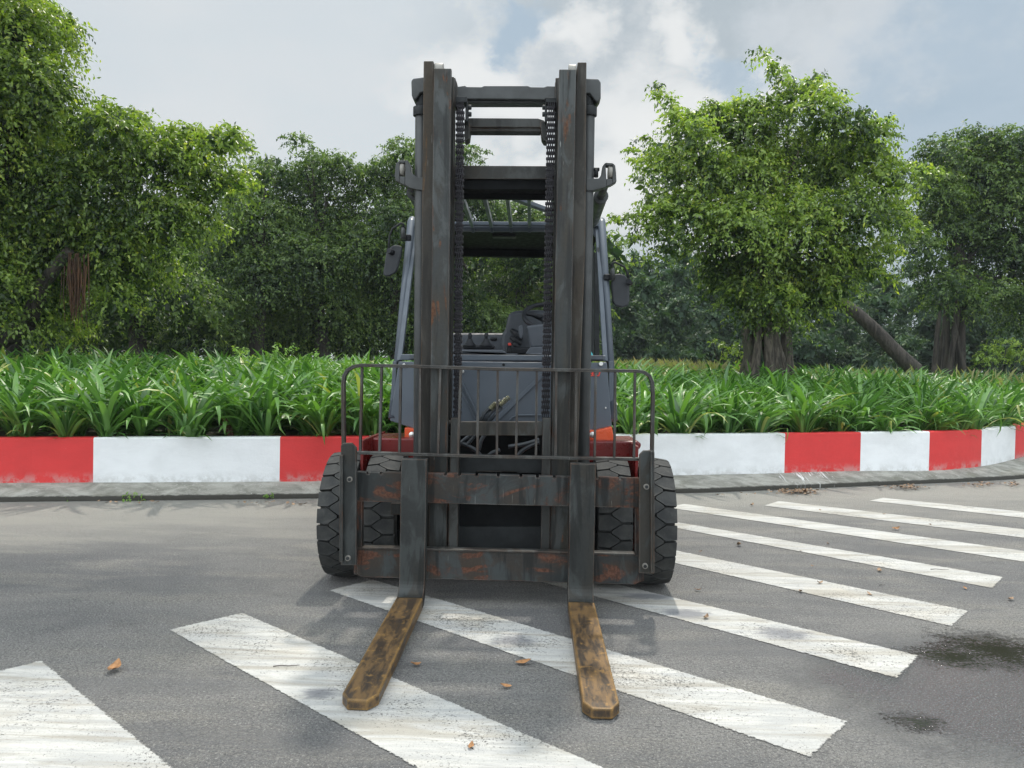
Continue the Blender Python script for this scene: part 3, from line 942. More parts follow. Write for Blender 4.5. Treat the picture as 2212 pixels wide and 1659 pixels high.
# rebuild as clean bars: four corners each
bars4 = [
    [(91, 1425.5), (-330, 1530), (-120, 1780), (525, 1780)],
    [(363, 1360), (523.6, 1322.5), (1540, 1757), (1075, 1757)],
    [(708, 1275), (805, 1251), (1836, 1558), (1750, 1637)],
    [(1060, 1228), (1150, 1218), (1988, 1416), (1938, 1465.5)],
    [(1290, 1178), (1365, 1169), (2094, 1319), (2057.4, 1353.7)],
    [(1363, 1122), (1410, 1119), (2169, 1246), (2145.5, 1271)],
    [(1440, 1096), (1477, 1088), (2330, 1206), (2300, 1227)],
    [(1649, 1092), (1681, 1082), (2420, 1167), (2400, 1185)],
    [(1876, 1081.5), (1907, 1075), (2560, 1140), (2545, 1156)],
]
for poly in bars4:
    P4 = [pg(x, y, 0.004) for x, y in poly]
    # grid with an 'edge' attribute: distance to the border in metres, scaled
    n1_, n2_ = 60, 10
    V, E = [], []
    wdt = ((P4[1] - P4[0]).length + (P4[2] - P4[3]).length) / 2
    lng = ((P4[3] - P4[0]).length + (P4[2] - P4[1]).length) / 2
    for i in range(n1_ + 1):
        t = i / n1_
        for j in range(n2_ + 1):
            s_ = j / n2_
            s2 = 0.5 - 0.5 * math.cos(math.pi * s_)
            t2 = 0.5 - 0.5 * math.cos(math.pi * t)
            p = P4[0].lerp(P4[3], t2).lerp(P4[1].lerp(P4[2], t2), s2)
            V.append(p)
            E.append(min(s2 * wdt, (1 - s2) * wdt, t2 * lng, (1 - t2) * lng) / 0.03)
    F = [(i * (n2_ + 1) + j, (i + 1) * (n2_ + 1) + j, (i + 1) * (n2_ + 1) + j + 1, i * (n2_ + 1) + j + 1) for i in range(n1_) for j in range(n2_)]
    ob = MB().add(V, F).build('crosswalk_stripe', M['stripe'], origin=tuple(P4[0]), fixn=False)
    at = ob.data.attributes.new('edge', 'FLOAT', 'POINT')
    at.data.foreach_set('value', [min(3.0, e) for e in E])
    tag(ob, None, None, None, 'structure')

# ------------------------------------------------------------------ forklift
FK = empty('forklift', (XC, 5.2, 0))
tag(FK, 'large slate grey forklift with worn steel mast, forks resting on the road', 'forklift')


def part(mb, name, mat, parent=None, bevel=0.004, **kw):
    return mb.build(name, mat, parent if parent is not None else FK, bevel=bevel, **kw)


# outer rails of the mast (long boxes)
for pl in ([(915, 131.5), (936.5, 131.5), (938, 300), (934, 700), (930, 1215), (903, 1215), (908, 977), (911, 526)],
           [(1247.7, 134.4), (1267, 134.4), (1264.5, 526), (1256, 750), (1247.6, 1000), (1243, 1225), (1215, 1225), (1225, 800), (1236, 500), (1240, 300)]):
    mb = MB().pp(pl, 4.80, 0.20, True)
    part(mb, 'outer_rail', M['mast_brown'])
# inner rails: I-section, front flange + web + rear flange
for sgn, (xa0, xa1, xb0, xb1, ytop, ybot) in ((1, (937, 975, 926, 965, 147.6, 1205)), (-1, (1208, 1244.6, 1187, 1226, 149.6, 1215))):
    mb = MB().pp([(xa0, ytop), (xa1, ytop), (xb1, ybot), (xb0, ybot)], 4.74, 0.035, True)
    w = 9
    if sgn == 1:
        web = [(xa0 + 2, ytop), (xa0 + 2 + w, ytop), (xb0 + 2 + w, ybot), (xb0 + 2, ybot)]
    else:
        web = [(xa1 - 2 - w, ytop), (xa1 - 2, ytop), (xb1 - 2, ybot), (xb1 - 2 - w, ybot)]
    mb.pp(web, 4.78, 0.12, True)
    o = 3 if sgn == 1 else -3
    mb.pp([(xa0 + o, ytop + 18), (xa1 + o * 2, ytop + 18), (xb1 + o * 2, ybot), (xb0 + o, ybot)], 4.905, 0.035, True)
    part(mb, 'inner_rail', M['mast_blue'])
# narrow slot strips beside inner rails (sliding channel of the carriage side)
for pl in ([(977, 168), (984, 168), (981, 500), (976, 905), (969, 905)], [(1200, 168), (1206.5, 168), (1196, 905), (1189, 905)]):
    part(MB().pp(pl, 4.955, 0.03, True), 'rail_lip', M['mast'])
# white rollers at the rail tops
for x0, x1, y0, y1 in ((940, 958, 137, 175), (1228, 1244, 140, 178)):
    c = PM((x0 + x1) / 2, (y0 + y1) / 2, 4.86)
    w = (x1 - x0) * 4.86 / FPX
    part(MB().lathe([(-w / 2, 0), (-w / 2, .052), (w / 2, .052), (w / 2, 0)], c, 'X', 28), 'guide_roller', M['nylon'])

# lift cylinders behind the outer rails
for side, (xt, xb) in ((-1, (910.5, 905)), (1, (1271.5, 1257))):
    a, b = PM(xt, 236, 5.05), PM(xb, 1190, 5.05)
    cyl = part(MB().tube([a, b], 0.040, 28), 'lift_cylinder', M['cyl'])
    d = (a - b).normalized()
    mb = MB().tube([a - d * 0.045, a + d * 0.012], 0.053, 28)
    part(mb, 'gland_collar', M['dark'], cyl)
    part(MB().tube([a + d * 0.01, a + d * 0.09], 0.036, 24), 'cylinder_head', M['dark'], cyl)
    part(MB().tube([a + d * 0.08, a + d * 0.14], 0.025, 20), 'piston_rod', M['chrome'], cyl)

# top crossbeam with the cast yokes over the cylinder heads
mb = MB()
Yb = 5.0
mb.pp([(980, 188), (1004, 184.5), (1008, 187), (1040, 187.5), (1046, 185), (1140, 185), (1146, 187.5), (1175, 188), (1182, 185.5), (1204, 186), (1204, 214), (1180, 213), (1176, 216), (1146, 215), (1040, 214), (1008, 214), (980, 210)], Yb, 0.10, True)
mb.pp([(1000, 214), (1190, 215), (1190, 222), (1000, 222)], Yb + 0.03, 0.09, True)
part(mb, 'top_crossbeam', M['cyl'], bevel=0.006)
for pl in ([(888, 174), (892, 169), (916, 166), (940, 166), (940, 199), (916, 199), (908, 201), (899, 216), (892, 214), (889, 205)],
           [(1266, 169), (1240, 168), (1240, 202), (1266, 202), (1273, 202), (1285, 217), (1291, 222), (1298, 211), (1298, 178), (1293, 170)]):
    part(MB().pp(pl, 4.995, 0.12, True), 'cylinder_yoke', M['cyl'], bevel=0.008)
# inner vertical cheeks that carry the crossbeam
for pl in ([(976, 168), (983, 168), (987, 178), (990, 230), (976, 230)], [(1199, 178), (1204, 170), (1209, 170), (1209, 232), (1196, 232)]):
    part(MB().pp(pl, 4.99, 0.09, True), 'beam_cheek', M['mast'])

# second crossbeam (inner) with dropped brackets
mb = MB()
mb.pp([(1008, 257), (1014, 254.5), (1162, 255.5), (1176, 260), (1176, 277), (1162, 275), (1012, 275), (1008, 272)], 5.0, 0.09, True)
mb.pp([(1010, 275), (1168, 275.5), (1168, 284), (1010, 283.5)], 5.02, 0.09, True)
mb.pp([(1003, 257), (1010, 257), (1016, 277), (1013, 300), (1003, 305)], 4.99, 0.10, True)
mb.pp([(1168, 262), (1182, 262), (1182, 306), (1175, 305), (1170, 297), (1168, 280)], 4.99, 0.10, True)
part(mb, 'upper_crossbeam', M['mast'], bevel=0.005)
# third crossbeam (outer mast)
mb = MB()
mb.pp([(978, 357.5), (1205, 358.5), (1205, 387), (978, 386)], 5.06, 0.13, True)
mcb = part(mb, 'middle_crossbeam', M['mast'], bevel=0.004)
part(MB().pp([(980, 386.5), (1203, 387.5), (1203, 410), (980, 409)], 5.09, 0.12, True), 'beam_shaded_underside', M['deep'], mcb)  # lower half of the beam, its shadow put into a near-black colour

# chain anchors at the top
for pl, pl2 in (([(984, 208), (1008.5, 208), (1008.5, 221), (984, 221)], (1005, 221, 1010.5, 262)),
                ([(1179, 210), (1201.5, 210), (1201.5, 221.5), (1179, 221.5)], (1177, 221, 1182, 262))):
    mb = MB().pp(pl, 4.86, 0.10, True)
    x0, y0, x1, y1 = pl2
    mb.pp([(x0, y0), (x1, y0), (x1, y1), (x0, y1)], 4.90, 0.08, True)
    an = part(mb, 'chain_anchor', M['dark'])
    for yy in (232, 247):
        c = PM((x0 + x1) / 2 + (6 if x0 < 1100 else -4), yy, 4.92)
        part(MB().tube([c - Vector((.012, 0, 0)), c + Vector((.014, 0, 0))], .016, 6), 'anchor_nut', M['dark'], an)


# leaf chains
def chain(top, bot, w):
    a, b = top, bot
    L = (b - a).length
    pitch = 0.0338
    n = int(L / pitch)
    d = (b - a) / n
    mb = MB()
    for i in range(n):
        c = a + d * (i + 0.5)
        k = 3 if i % 2 else 4
        xs_ = [(-0.5 + (j + 0.5) / 4) * w for j in range(4)] if k == 4 else [(-0.25 + j * 0.25) * w for j in range(3)]
        pw = w * 0.075
        dep = 0.019
        hz = abs(d.length) * 0.66
        mb.mi = 0
        for xx in xs_:
            mb.box(c.x + xx - pw, c.x + xx + pw, c.y - dep, c.y + dep, c.z - hz, c.z + hz)
        p = a + d * i
        mb.mi = 1
        mb.tube([p - Vector((w * .54, 0, 0)), p + Vector((w * .54, 0, 0))], 0.009, 8)
        mb.tube([p - Vector((w * .47, 0, 0)), p + Vector((w * .47, 0, 0))], 0.0125 if i % 2 else 0.0105, 8)
    return mb


part(chain(PM(994.5, 219, 4.88), PM(988, 902, 4.88), 0.050), 'lift_chain', [M['chain'], M['pin']], bevel=0)
part(chain(PM(1191, 221, 4.88), PM(1178, 903, 4.88), 0.050), 'lift_chain', [M['chain'], M['pin']], bevel=0)

# carriage side plates that run between the rails, joined by a lower beam
for pl in ([(974, 903), (992, 903), (988, 1190), (968, 1190)], [(1172, 903), (1190, 903), (1187, 1196), (1168, 1196)]):
    part(MB().pp(pl, 4.70, 0.10), 'carriage_upright', M['mast'])
mb = MB().pbox(977, 911, 1184, 941, 4.715, 0.05)
part(mb, 'carriage_crossplate', M['mast'])
for x0 in (971, 1184):
    c = pt(x0 + 1, 925, 4.80)
    part(MB().lathe([(-.012, 0), (-.012, .05), (.012, .05), (.012, 0)], c, 'X', 24), 'side_roller', M['deep'])
# mast foot plates seen through the carriage
part(MB().pp([(988, 987), (1172, 989), (1172, 1022), (1120, 1022), (1112, 1018), (1032, 1017), (1024, 1022), (988, 1022)], 4.88, 0.04), 'mast_crossplate', M['dark'])
part(MB().pbox(980, 1018, 1180, 1140, 4.95, 0.05), 'mast_footplate', M['deep'])
part(MB().pbox(980, 1138, 1180, 1192, 4.93, 0.06), 'axle_cover', M['dark'])
part(MB().pbox(940, 1022, 1225, 1200, 5.05, 0.05), 'front_bulkhead', M['deep'])

# fork carriage: two bars with locking notches, end posts
mb = MB()
top = []
notch = [(795, 1020), (824, 1020.3), (894, 1021.5), (962, 1023), (992, 1023.5), (1029, 1024.4), (1076, 1025.5), (1125, 1027), (1161, 1028), (1197.5, 1029), (1240, 1030), (1291, 1031), (1341, 1033)]
poly = [(771, 1019)]
for (x, y) in notch:
    poly += [(x - 3.2, y), (x - 3.2, y + 5), (x + 3.2, y + 5), (x + 3.2, y)]
poly += [(1381, 1034), (1381, 1098), (1372, 1097), (1075, 1090.5), (771, 1083)]
mb.pp(poly, 4.57, 0.055)
bar_up = part(mb, 'upper_carriage_bar', M['carriage'], bevel=0.002)
mb = MB().pp([(771, 1183), (1075, 1190), (1381, 1200), (1381, 1256), (1372, 1263), (1075, 1254.5), (783, 1247), (771, 1240)], 4.57, 0.055)
part(mb, 'lower_carriage_bar', M['carriage'], bevel=0.003)
part(MB().pp([(770, 1019), (782, 1019), (782, 1247), (764, 1240), (764, 1235)], 4.575, 0.05), 'carriage_end_post', M['carriage'])
part(MB().pp([(1372, 1033), (1383, 1033), (1391, 1255), (1372, 1262)], 4.575, 0.05), 'carriage_end_post', M['carriage'])
# bevelled lip on the lower bar's top edge, as two thin strips
part(MB().pp([(782, 1181.5), (1372, 1195.5), (1372, 1200), (782, 1186)], 4.562, 0.06), 'carriage_lip', M['grille'])
# hose bracket
part(MB().pbox(844, 1087, 868, 1112, 4.75, 0.03), 'hose_bracket', M['mast'])

# mounting wings for the load backrest
for pl, bolts, fl in (([(736, 1221), (736, 962), (741, 957), (760, 957), (770, 967), (770, 1221)], ((756, 1035), (752, 1205)), (733, 983, 740, 1215)),
                      ([(1380.5, 1238), (1381, 982), (1390, 973), (1404, 973), (1413, 975), (1413, 1240)], ((1396, 1051), (1393, 1222)), (1406, 975, 1414, 1238))):
    wg = part(MB().pp(pl, 4.50, 0.022), 'backrest_bracket', M['shank'])
    x0, y0, x1, y1 = fl
    part(MB().pbox(x0, y0, x1, y1, 4.47, 0.10), 'bracket_flange', M['shank'], wg)
    for (bx_, by_) in bolts:
        c = pt(bx_, by_, 4.50)
        mbb = MB().tube([c + Vector((0, 0.004, 0)), c - Vector((0, .012, 0))], .0165, 20)
        b1 = part(mbb, 'bolt', M['boltring'], wg, bevel=0)
        mbb = MB()
        mbb.tube([c - Vector((0, .010, 0)), c - Vector((0, .02, 0))], .0105, 6)
        part(mbb, 'bolt_head', M['dark'], wg, bevel=.001)


# forks
def fork(shank_px, heel_l, heel_r, tip, name):
    (tl, tr, ty), (bl, br) = shank_px
    Yf, TK = 4.49, 0.066
    A, B = pt(tl, ty, Yf), pt(tr, ty, Yf)
    xl, xr = pt(bl, 1255, Yf).x, pt(br, 1255, Yf).x
    w = xr - xl
    zt = A.z
    par = FK
    # side profile (y, z): shank, curved heel, tapered blade resting on the road
    tipY = tip
    prof_out = []      # outer (back/bottom) and inner (front/top) curves
    heel_z = 0.012
    top_z = heel_z + TK
    R = 0.075
    cy, cz = Yf - R, top_z + R
    inner = [(Yf, zt)]
    for k in range(7):
        t = k / 6 * math.pi / 2
        inner.append((cy + R * math.cos(t), cz - R * math.sin(t)))
    outer = [(Yf + TK, zt)]
    R2 = R + TK * 0.9
    cy2, cz2 = Yf + TK - R2, heel_z + R2
    for k in range(7):
        t = k / 6 * math.pi / 2
        outer.append((cy2 + R2 * math.cos(t), cz2 - R2 * math.sin(t)))
    return xl, xr, zt, inner, outer, tipY


def make_fork(tl, tr, ty, bl, br, tipY, cham):
    xl, xr, zt, inner, outer, tipY = fork(((tl, tr, ty), (bl, br)), None, None, tipY, '')
    mb = MB()
    # shank + heel
    vs = []
    n = len(inner)
    for (y, z) in inner:
        vs += [(xl, y, z), (xr, y, z)]
    for (y, z) in outer:
        vs += [(xl, y, z), (xr, y, z)]
    fs = []
    for i in range(n - 1):
        a = 2 * i
        b = 2 * n + 2 * i
        fs.append((a, a + 1, a + 3, a + 2))
        fs.append((b, b + 2, b + 3, b + 1))
        fs.append((a, a + 2, b + 2, b))
        fs.append((a + 1, b + 1, b + 3, a + 3))
    fs.append((0, 2 * n, 2 * n + 1, 1))
    mb.add(vs, fs)
    root = part(mb, 'fork', M['shank'], bevel=0.005)
    # blade
    mb = MB()
    y0 = inner[-1][0]
    zt0, zb0 = inner[-1][1], outer[-1][1]
    L = y0 - tipY
    ch = cham
    w = xr - xl
    # outline rows from heel to tip: y, half width factor left/right, top z, bottom z
    rows = [(0, 0, 0, zt0, zb0), (0.25, 0, 0, zt0 - .004, zb0 - .002), (0.6, 0, 0, zt0 - .013, zb0 - .006), (0.9, 0, 0, zt0 - .021, 0.006)]
    rows = [(y0 - L * a, xl + b, xr - c_, zt_, zb_) for (a, b, c_, zt_, zb_) in rows]
    rows[-1] = (tipY + ch, xl, xr, zt0 - .024, 0.006)
    rows.append((tipY, xl + ch * 0.62, xr - ch * 0.62, zt0 - .028, 0.006))
    vs = []
    for (y, a, b, t_, bt) in rows:
        vs += [(a, y, t_), (b, y, t_), (b, y, bt), (a, y, bt)]
    fs = []
    for i in range(len(rows) - 1):
        o = 4 * i
        for k in range(4):
            fs.append((o + k, o + (k + 1) % 4, o + 4 + (k + 1) % 4, o + 4 + k))
    o = 4 * (len(rows) - 1)
    fs.append((o, o + 1, o + 2, o + 3))
    fs.append((3, 2, 1, 0))
    mb.add(vs, fs)
    part(mb, 'fork_blade', M['blade'], root, bevel=0.005)
    # hook at the top of the shank over the carriage bar
    mb = MB().box(xl + .012, xr - .012, inner[0][0] + 0.03, inner[0][0] + 0.12, zt - 0.075, zt - 0.02)
    part(mb, 'fork_hook', M['shank'], root)
    return root


lt = pg(770, 1538, 0.0)
rt = pg(1300, 1557, 0.0)
make_fork(867, 924.6, 991, 862, 917.5, lt.y, 0.055)
make_fork(1229.5, 1285, 1001, 1227, 1282.5, rt.y, 0.055)


# load backrest (grille)
gr_pts = [(741, 1000), (740, 830), (742, 812), (750, 799), (763, 791.5), (780, 789)]
top_l = [(780, 789), (908, 791.5), (1071, 797.5), (1269, 800), (1377, 801.5)]
gr_r = [(1377, 801.5), (1392, 804), (1404, 812), (1410, 826), (1411.5, 850), (1409, 1010)]
Yg = 4.62


def flatbar(mb, pxpath, Y, wid, dep):
    P = [pt(x, y, Y) for x, y in pxpath]
    n = len(P)
    vs = []
    for i in range(n):
        t = (P[min(i + 1, n - 1)] - P[max(i - 1, 0)]).normalized()
        nr = Vector((-t.z, 0, t.x)) * wid / 2
        vs += [P[i] + nr, P[i] - nr, P[i] - nr + Vector((0, dep, 0)), P[i] + nr + Vector((0, dep, 0))]
    fs = []
    for i in range(n - 1):
        for k in range(4):
            fs.append((4 * i + k, 4 * i + (k + 1) % 4, 4 * i + 4 + (k + 1) % 4, 4 * i + 4 + k))
    fs += [(0, 1, 2, 3), (4 * n - 1, 4 * n - 2, 4 * n - 3, 4 * n - 4)]
    mb.add(vs, fs)
    return mb


mb = MB()
flatbar(mb, gr_pts + top_l[1:] + gr_r[1:], Yg, 0.020, 0.045)
flatbar(mb, [(741, 977.5), (1071, 987), (1409, 993)], Yg - 0.002, 0.018, 0.045)
bk = part(mb, 'load_backrest', M['grille'], bevel=0.003)
tops = [781, 823.7, 865, 907.6, 951, 995, 1033, 1075, 1118, 1159.5, 1202, 1245, 1287, 1330, 1372.4]
bots = [777, 819, 862, 906, 946, 989, 1031, 1073, 1114.5, 1157.7, 1200, 1243, 1285, 1327.5, 1370]
for a, b in zip(tops, bots):
    ya = np.interp(a, [780, 908, 1071, 1269, 1377], [789, 791.5, 797.5, 800, 801.5])
    yb = np.interp(b, [741, 1071, 1409], [977.5, 987, 993])
    part(flatbar(MB(), [(a, ya + 2), (b, yb - 2)], Yg + 0.006, 0.0135, 0.032), 'backrest_bar', M['grille'], bk, bevel=0.002)


# wheels: dual front tyres
def tyre(cx, cy, cz, R, w):
    mb = MB()
    hw = w / 2
    rr = R * 0.925
    mb.lathe([(-hw * .80, R * .56), (-hw * .93, R * .60), (-hw, R * .74), (-hw * .95, R * .84), (-hw * .88, rr * .96), (-hw * .6, rr), (hw * .6, rr), (hw * .88, rr * .96), (hw * .95, R * .84), (hw, R * .74), (hw * .93, R * .60), (hw * .80, R * .56)], (cx, cy, cz), 'X', 72)
    N = 24
    da = 2 * math.pi / N

    def lug(poly, a0):
        # poly: (x fraction of half width, angle fraction of pitch) -> raised block
        n = len(poly)
        vs = []
        for lev in (0.0, 1.0):
            for (u, t) in poly:
                drop = 0.012 * max(0, (abs(u) - 0.62) / 0.38) ** 2
                r = (rr - 0.006 if lev == 0 else R - drop)
                if abs(u) > 0.97 and lev == 0:
                    r = R * 0.88
                a = a0 + t * da
                vs.append((cx + u * hw, cy + r * math.cos(a), cz + r * math.sin(a)))
        fs = [tuple(range(n, 2 * n))] + [(i, (i + 1) % n, (i + 1) % n + n, i + n) for i in range(n)]
        mb.add(vs, fs)
    for i in range(N):
        a0 = i * da
        lug([(-1.0, .08), (-.34, .07), (.22, .43), (.22, .57), (-.34, .93), (-1.0, .92)], a0)
        lug([(1.0, .08), (.34, .07), (-.22, .43), (-.22, .57), (.34, .93), (1.0, .92)], a0 + da * 0.5)
    return mb


CYT, RT, WT_ = 5.17, 0.418, 0.212
for k, off in enumerate((-1.018, -0.745, 0.745, 1.018)):
    x = XC + off
    wh = empty('wheel', (x, CYT, RT))
    wh.parent = FK
    wh.location = Vector((x, CYT, RT)) - FK.location
    tyre(x, CYT, RT, RT, WT_).build('tyre', M['rubber'], wh)
    rm_ = MB().lathe([(-.085, .02), (-.085, .10), (-.03, .13), (-.03, .20), (-.09, .235), (.09, .235), (.03, .20), (.03, .13), (.085, .10), (.085, .02)], (x, CYT, RT), 'X', 36)
    rm_.build('rim', M['deep'], wh)
    for o in wh.children:
        pass
part(MB().lathe([(-1.0, .10), (1.0, .10)], (XC, CYT, RT), 'X', 20), 'axle', M['deep'])

# fenders
for pl in ([(786, 946), (897, 947), (897, 994), (868, 994), (812, 992), (803, 972), (790, 958)],
           [(1266, 953), (1376, 953), (1385, 957), (1385, 966), (1377, 974), (1372, 989), (1368, 1000), (1310, 1000), (1266, 1000)]):
    part(MB().pp(pl, 5.30, 0.45), 'fender', M['red'], bevel=0.012)
for sx in (-1, 1):
    x = XC + sx * 0.897
    part(MB().box(x - .010, x + .010, 5.0, 5.75, .25, .93), 'inner_fender', M['red'])

# chassis in orange, cab front in slate
part(MB().pp([(874, 924), (897, 928), (897, 950), (874, 947)], 5.42, 0.3), 'side_frame', M['orange'])
mb = MB().pp([(1268, 930), (1289, 930), (1322, 922), (1327, 953), (1268, 955)], 5.42, 0.3)
part(mb, 'side_frame', M['orange'], bevel=0.006)
part(MB().box(XC - .55, XC + .55, 5.95, 6.0, .2, 1.0), 'firewall', M['deep'])
part(MB().box(XC - .50, XC + .50, 5.55, 5.62, .62, .68), 'chassis_beam', M['orange'])
part(MB().box(XC - .62, XC + .62, 6.0, 8.0, .25, .95), 'chassis', M['deep'])
# counterweight
mb = MB().box(XC - 1.12, XC + 1.12, 7.5, 8.15, .30, .76).box(XC - .80, XC + .80, 7.35, 8.2, .76, 1.30)
part(mb, 'counterweight', M['red'], bevel=0.06, seg=4)

mb = MB()
mb.pp([(861, 781), (1000, 781), (1172, 783), (1311, 783), (1322, 921), (1290, 928), (1262, 932), (1172, 930), (1150, 921), (1100, 921), (1075, 935), (997, 930), (897, 927), (842, 909)], 5.50, 0.05)
front = part(mb, 'front_panel', M['body'], bevel=0.006)
part(MB().pp([(866, 765), (1309, 768), (1311, 780), (862, 778)], 5.55, 0.12), 'panel_lip', M['body'], bevel=0.006)
# raised ribs pressed in the panel
mb = MB()
flatbar(mb, [(1171, 811), (1075, 905)], 5.485, 0.030, 0.018)
flatbar(mb, [(1171, 897), (1118, 897), (1106, 902), (1094, 915)], 5.487, 0.012, 0.016)
flatbar(mb, [(996, 822), (1032, 898)], 5.485, 0.012, 0.018)
flatbar(mb, [(990, 830), (1026, 906)], 5.485, 0.008, 0.018)
part(mb, 'pressed_rib', M['body'], front, bevel=0.004)
for (x, y, r) in ((873, 789.5, .014), (999.5, 803, .012), (1298, 786, .015), (1308, 881, .006), (1275, 796, .004)):
    c = pt(x, y, 5.49)
    part(MB().tube([c, c - Vector((0, .012, 0))], r, 16), 'panel_screw', M['chrome'], front, bevel=.002)
c = pt(1088, 788, 5.49)
part(MB().tube([c, c - Vector((0, .008, 0))], .010, 14), 'panel_hole_plug', M['deep'], front, bevel=0)
for (x, y) in ((890, 939), (1280, 939)):
    c = pt(x, y, 5.40)
    part(MB().lathe([(-.02, 0), (-.02, .018), (-.012, .022), (0, .022)], c, 'Y', 20), 'frame_bolt', M['chrome'], bevel=0)


# the digits 8 and 0 in red italic on the right panel
def digit(mb, x0, x1, y0, y1, strokes):
    """strokes as (u0,v0,u1,v1) boxes in the digit cell, slanted"""
    for (u0, v0, u1, v1) in strokes:
        q = []
        for (u, v) in ((u0, v0), (u1, v0), (u1, v1), (u0, v1)):
            yy = y0 + v * (y1 - y0)
            xx = x0 + u * (x1 - x0) + (1 - v) * 3.6
            q.append(pt(xx, yy, 5.497))
        mb.prism(q, (0, -0.004, 0))


mb = MB()
EIGHT = [(0, 0, .99, .16), (0, .42, 1, .58), (0, .84, .99, 1), (0, .16, .22, .42), (.78, .16, 1, .42), (0, .58, .22, .84), (.78, .58, 1, .84)]
ZERO = [(0, 0, 1, .16), (0, .84, 1, 1), (0, .16, .22, .84), (.78, .16, 1, .84)]
digit(mb, 1267, 1280, 800.5, 812.5, EIGHT)
digit(mb, 1281.5, 1294.5, 800.5, 812.5, ZERO)
part(mb, 'capacity_number', M['redsign'], front, bevel=0)

# cowl top inside, dashboard
mb = MB()
mb.pp([(960, 764), (1115, 766), (1115, 772), (1262, 774), (1262, 766), (1207, 764), (1150, 762), (1128, 768), (1096, 763), (1085, 756), (960, 755)], 5.75, 0.35)
part(mb, 'dashboard', M['trim'], bevel=0.01)
part(MB().pp([(1132, 768), (1141, 755), (1146, 750), (1215, 748), (1262, 750), (1262, 772), (1132, 770)], 5.85, 0.25), 'steering_console', M['trim'], bevel=0.01)
part(MB().pp([(1136, 704), (1150, 702), (1175, 699), (1200, 703), (1215, 750), (1146, 752), (1141, 730)], 6.0, 0.16), 'column_cover', M['trim'], bevel=0.02, seg=3)
part(MB().pp([(1120, 706), (1125, 702), (1129, 703), (1130, 722), (1127, 731), (1123, 730), (1120, 718)], 5.98, 0.03), 'direction_lever', M['trim'], bevel=0.006)
# steering wheel: tilted ring with spokes
c = pt(1176, 682, 6.22)
rv = 0.165
ang = math.radians(38)
ex, ey = Vector((1, 0, 0)), Vector((0, math.cos(ang), math.sin(ang)))
ring = [c + ex * math.cos(t) * rv + ey * math.sin(t) * rv for t in [i * 2 * math.pi / 40 for i in range(41)]]
sw = part(MB().tube(ring, 0.019, 10, False), 'steering_wheel', M['seat'], bevel=0)
mb = MB()
for t in (0.15, math.pi - 0.15, -math.pi / 2):
    mb.tube([c - ey.cross(ex) * -0.03, c + ex * math.cos(t) * rv * .6 + ey * math.sin(t) * rv * .6, c + ex * math.cos(t) * rv + ey * math.sin(t) * rv], [0.03, 0.018, 0.014], 10)
part(mb, 'wheel_spoke', M['seat'], sw, bevel=0)
# control levers
for (x, y) in ((1015.3, 724), (1050.5, 723.5)):
    c = pt(x, y, 6.15)
    b = pt(x + 1, 747, 6.15)
    lv = part(MB().tube([c + Vector((0, 0, .018)), c + Vector((0, 0, .012)), c, c - Vector((0, 0, .02)), c - Vector((0, 0, .04))], [.004, .013, .017, .014, .009], 14), 'control_lever', M['seat'], bevel=0)
    mb = MB()
    prof = []
    hgt = c.z - b.z - .03
    for i in range(9):
        t = i / 8
        rr_ = .016 + .042 * t ** 1.7 + (.004 if i % 2 else 0)
        prof.append((-t * hgt, rr_))
    mb.lathe(prof, c - Vector((0, 0, .03)), 'Z', 20)
    part(mb, 'lever_boot', M['seat'], lv, bevel=0)
part(MB().pbox(999, 745, 1068, 754, 6.12, 0.12), 'lever_console', M['seat'], bevel=0.012)
part(MB().pbox(1058, 728, 1073, 736, 6.5, 0.15), 'armrest', M['seat'], bevel=0.02)
part(MB().pp([(1096, 742), (1102, 741), (1105, 747), (1104, 762), (1095, 762)], 6.3, 0.03), 'buckle_holder', M['seat'])
part(MB().pp([(1097, 741), (1103, 740), (1105, 746), (1098, 747)], 6.29, 0.03), 'belt_buckle', M['redsign'])
# seat
mb = MB().pp([(1084, 722), (1088, 716), (1092, 708), (1095, 690), (1099, 679), (1107, 673), (1120, 670.5), (1150, 669), (1190, 670), (1215, 673), (1225, 684), (1229, 715), (1236, 725), (1236, 770), (1088, 770), (1083, 745)], 6.85, 0.14)
seat = part(mb, 'seat', M['seat_back'], bevel=0.035, seg=4)
mb = MB()
for (a, b_) in (((1104, 712), (1128, 735)), ((1102, 728), (1126, 745)), ((1106, 742), (1122, 752))):
    p0, p1 = pt(*a, 6.84), pt(*b_, 6.78)
    mb.tube([p0, p0.lerp(p1, .5) + Vector((0, -.02, .012)), p1], [.018, .028, .018], 10)
mb.pp([(1094, 750), (1150, 750), (1160, 766), (1092, 766)], 6.5, 0.35)
part(mb, 'seat_cushion', M['seat'], seat, bevel=0.02, seg=3)
# engine hood behind the seat
mb = MB().pp([(962, 719), (1085, 719), (1225, 722), (1225, 810), (950, 806)], 7.05, 0.75)
part(mb, 'engine_hood', M['trim'], bevel=0.05, seg=4)

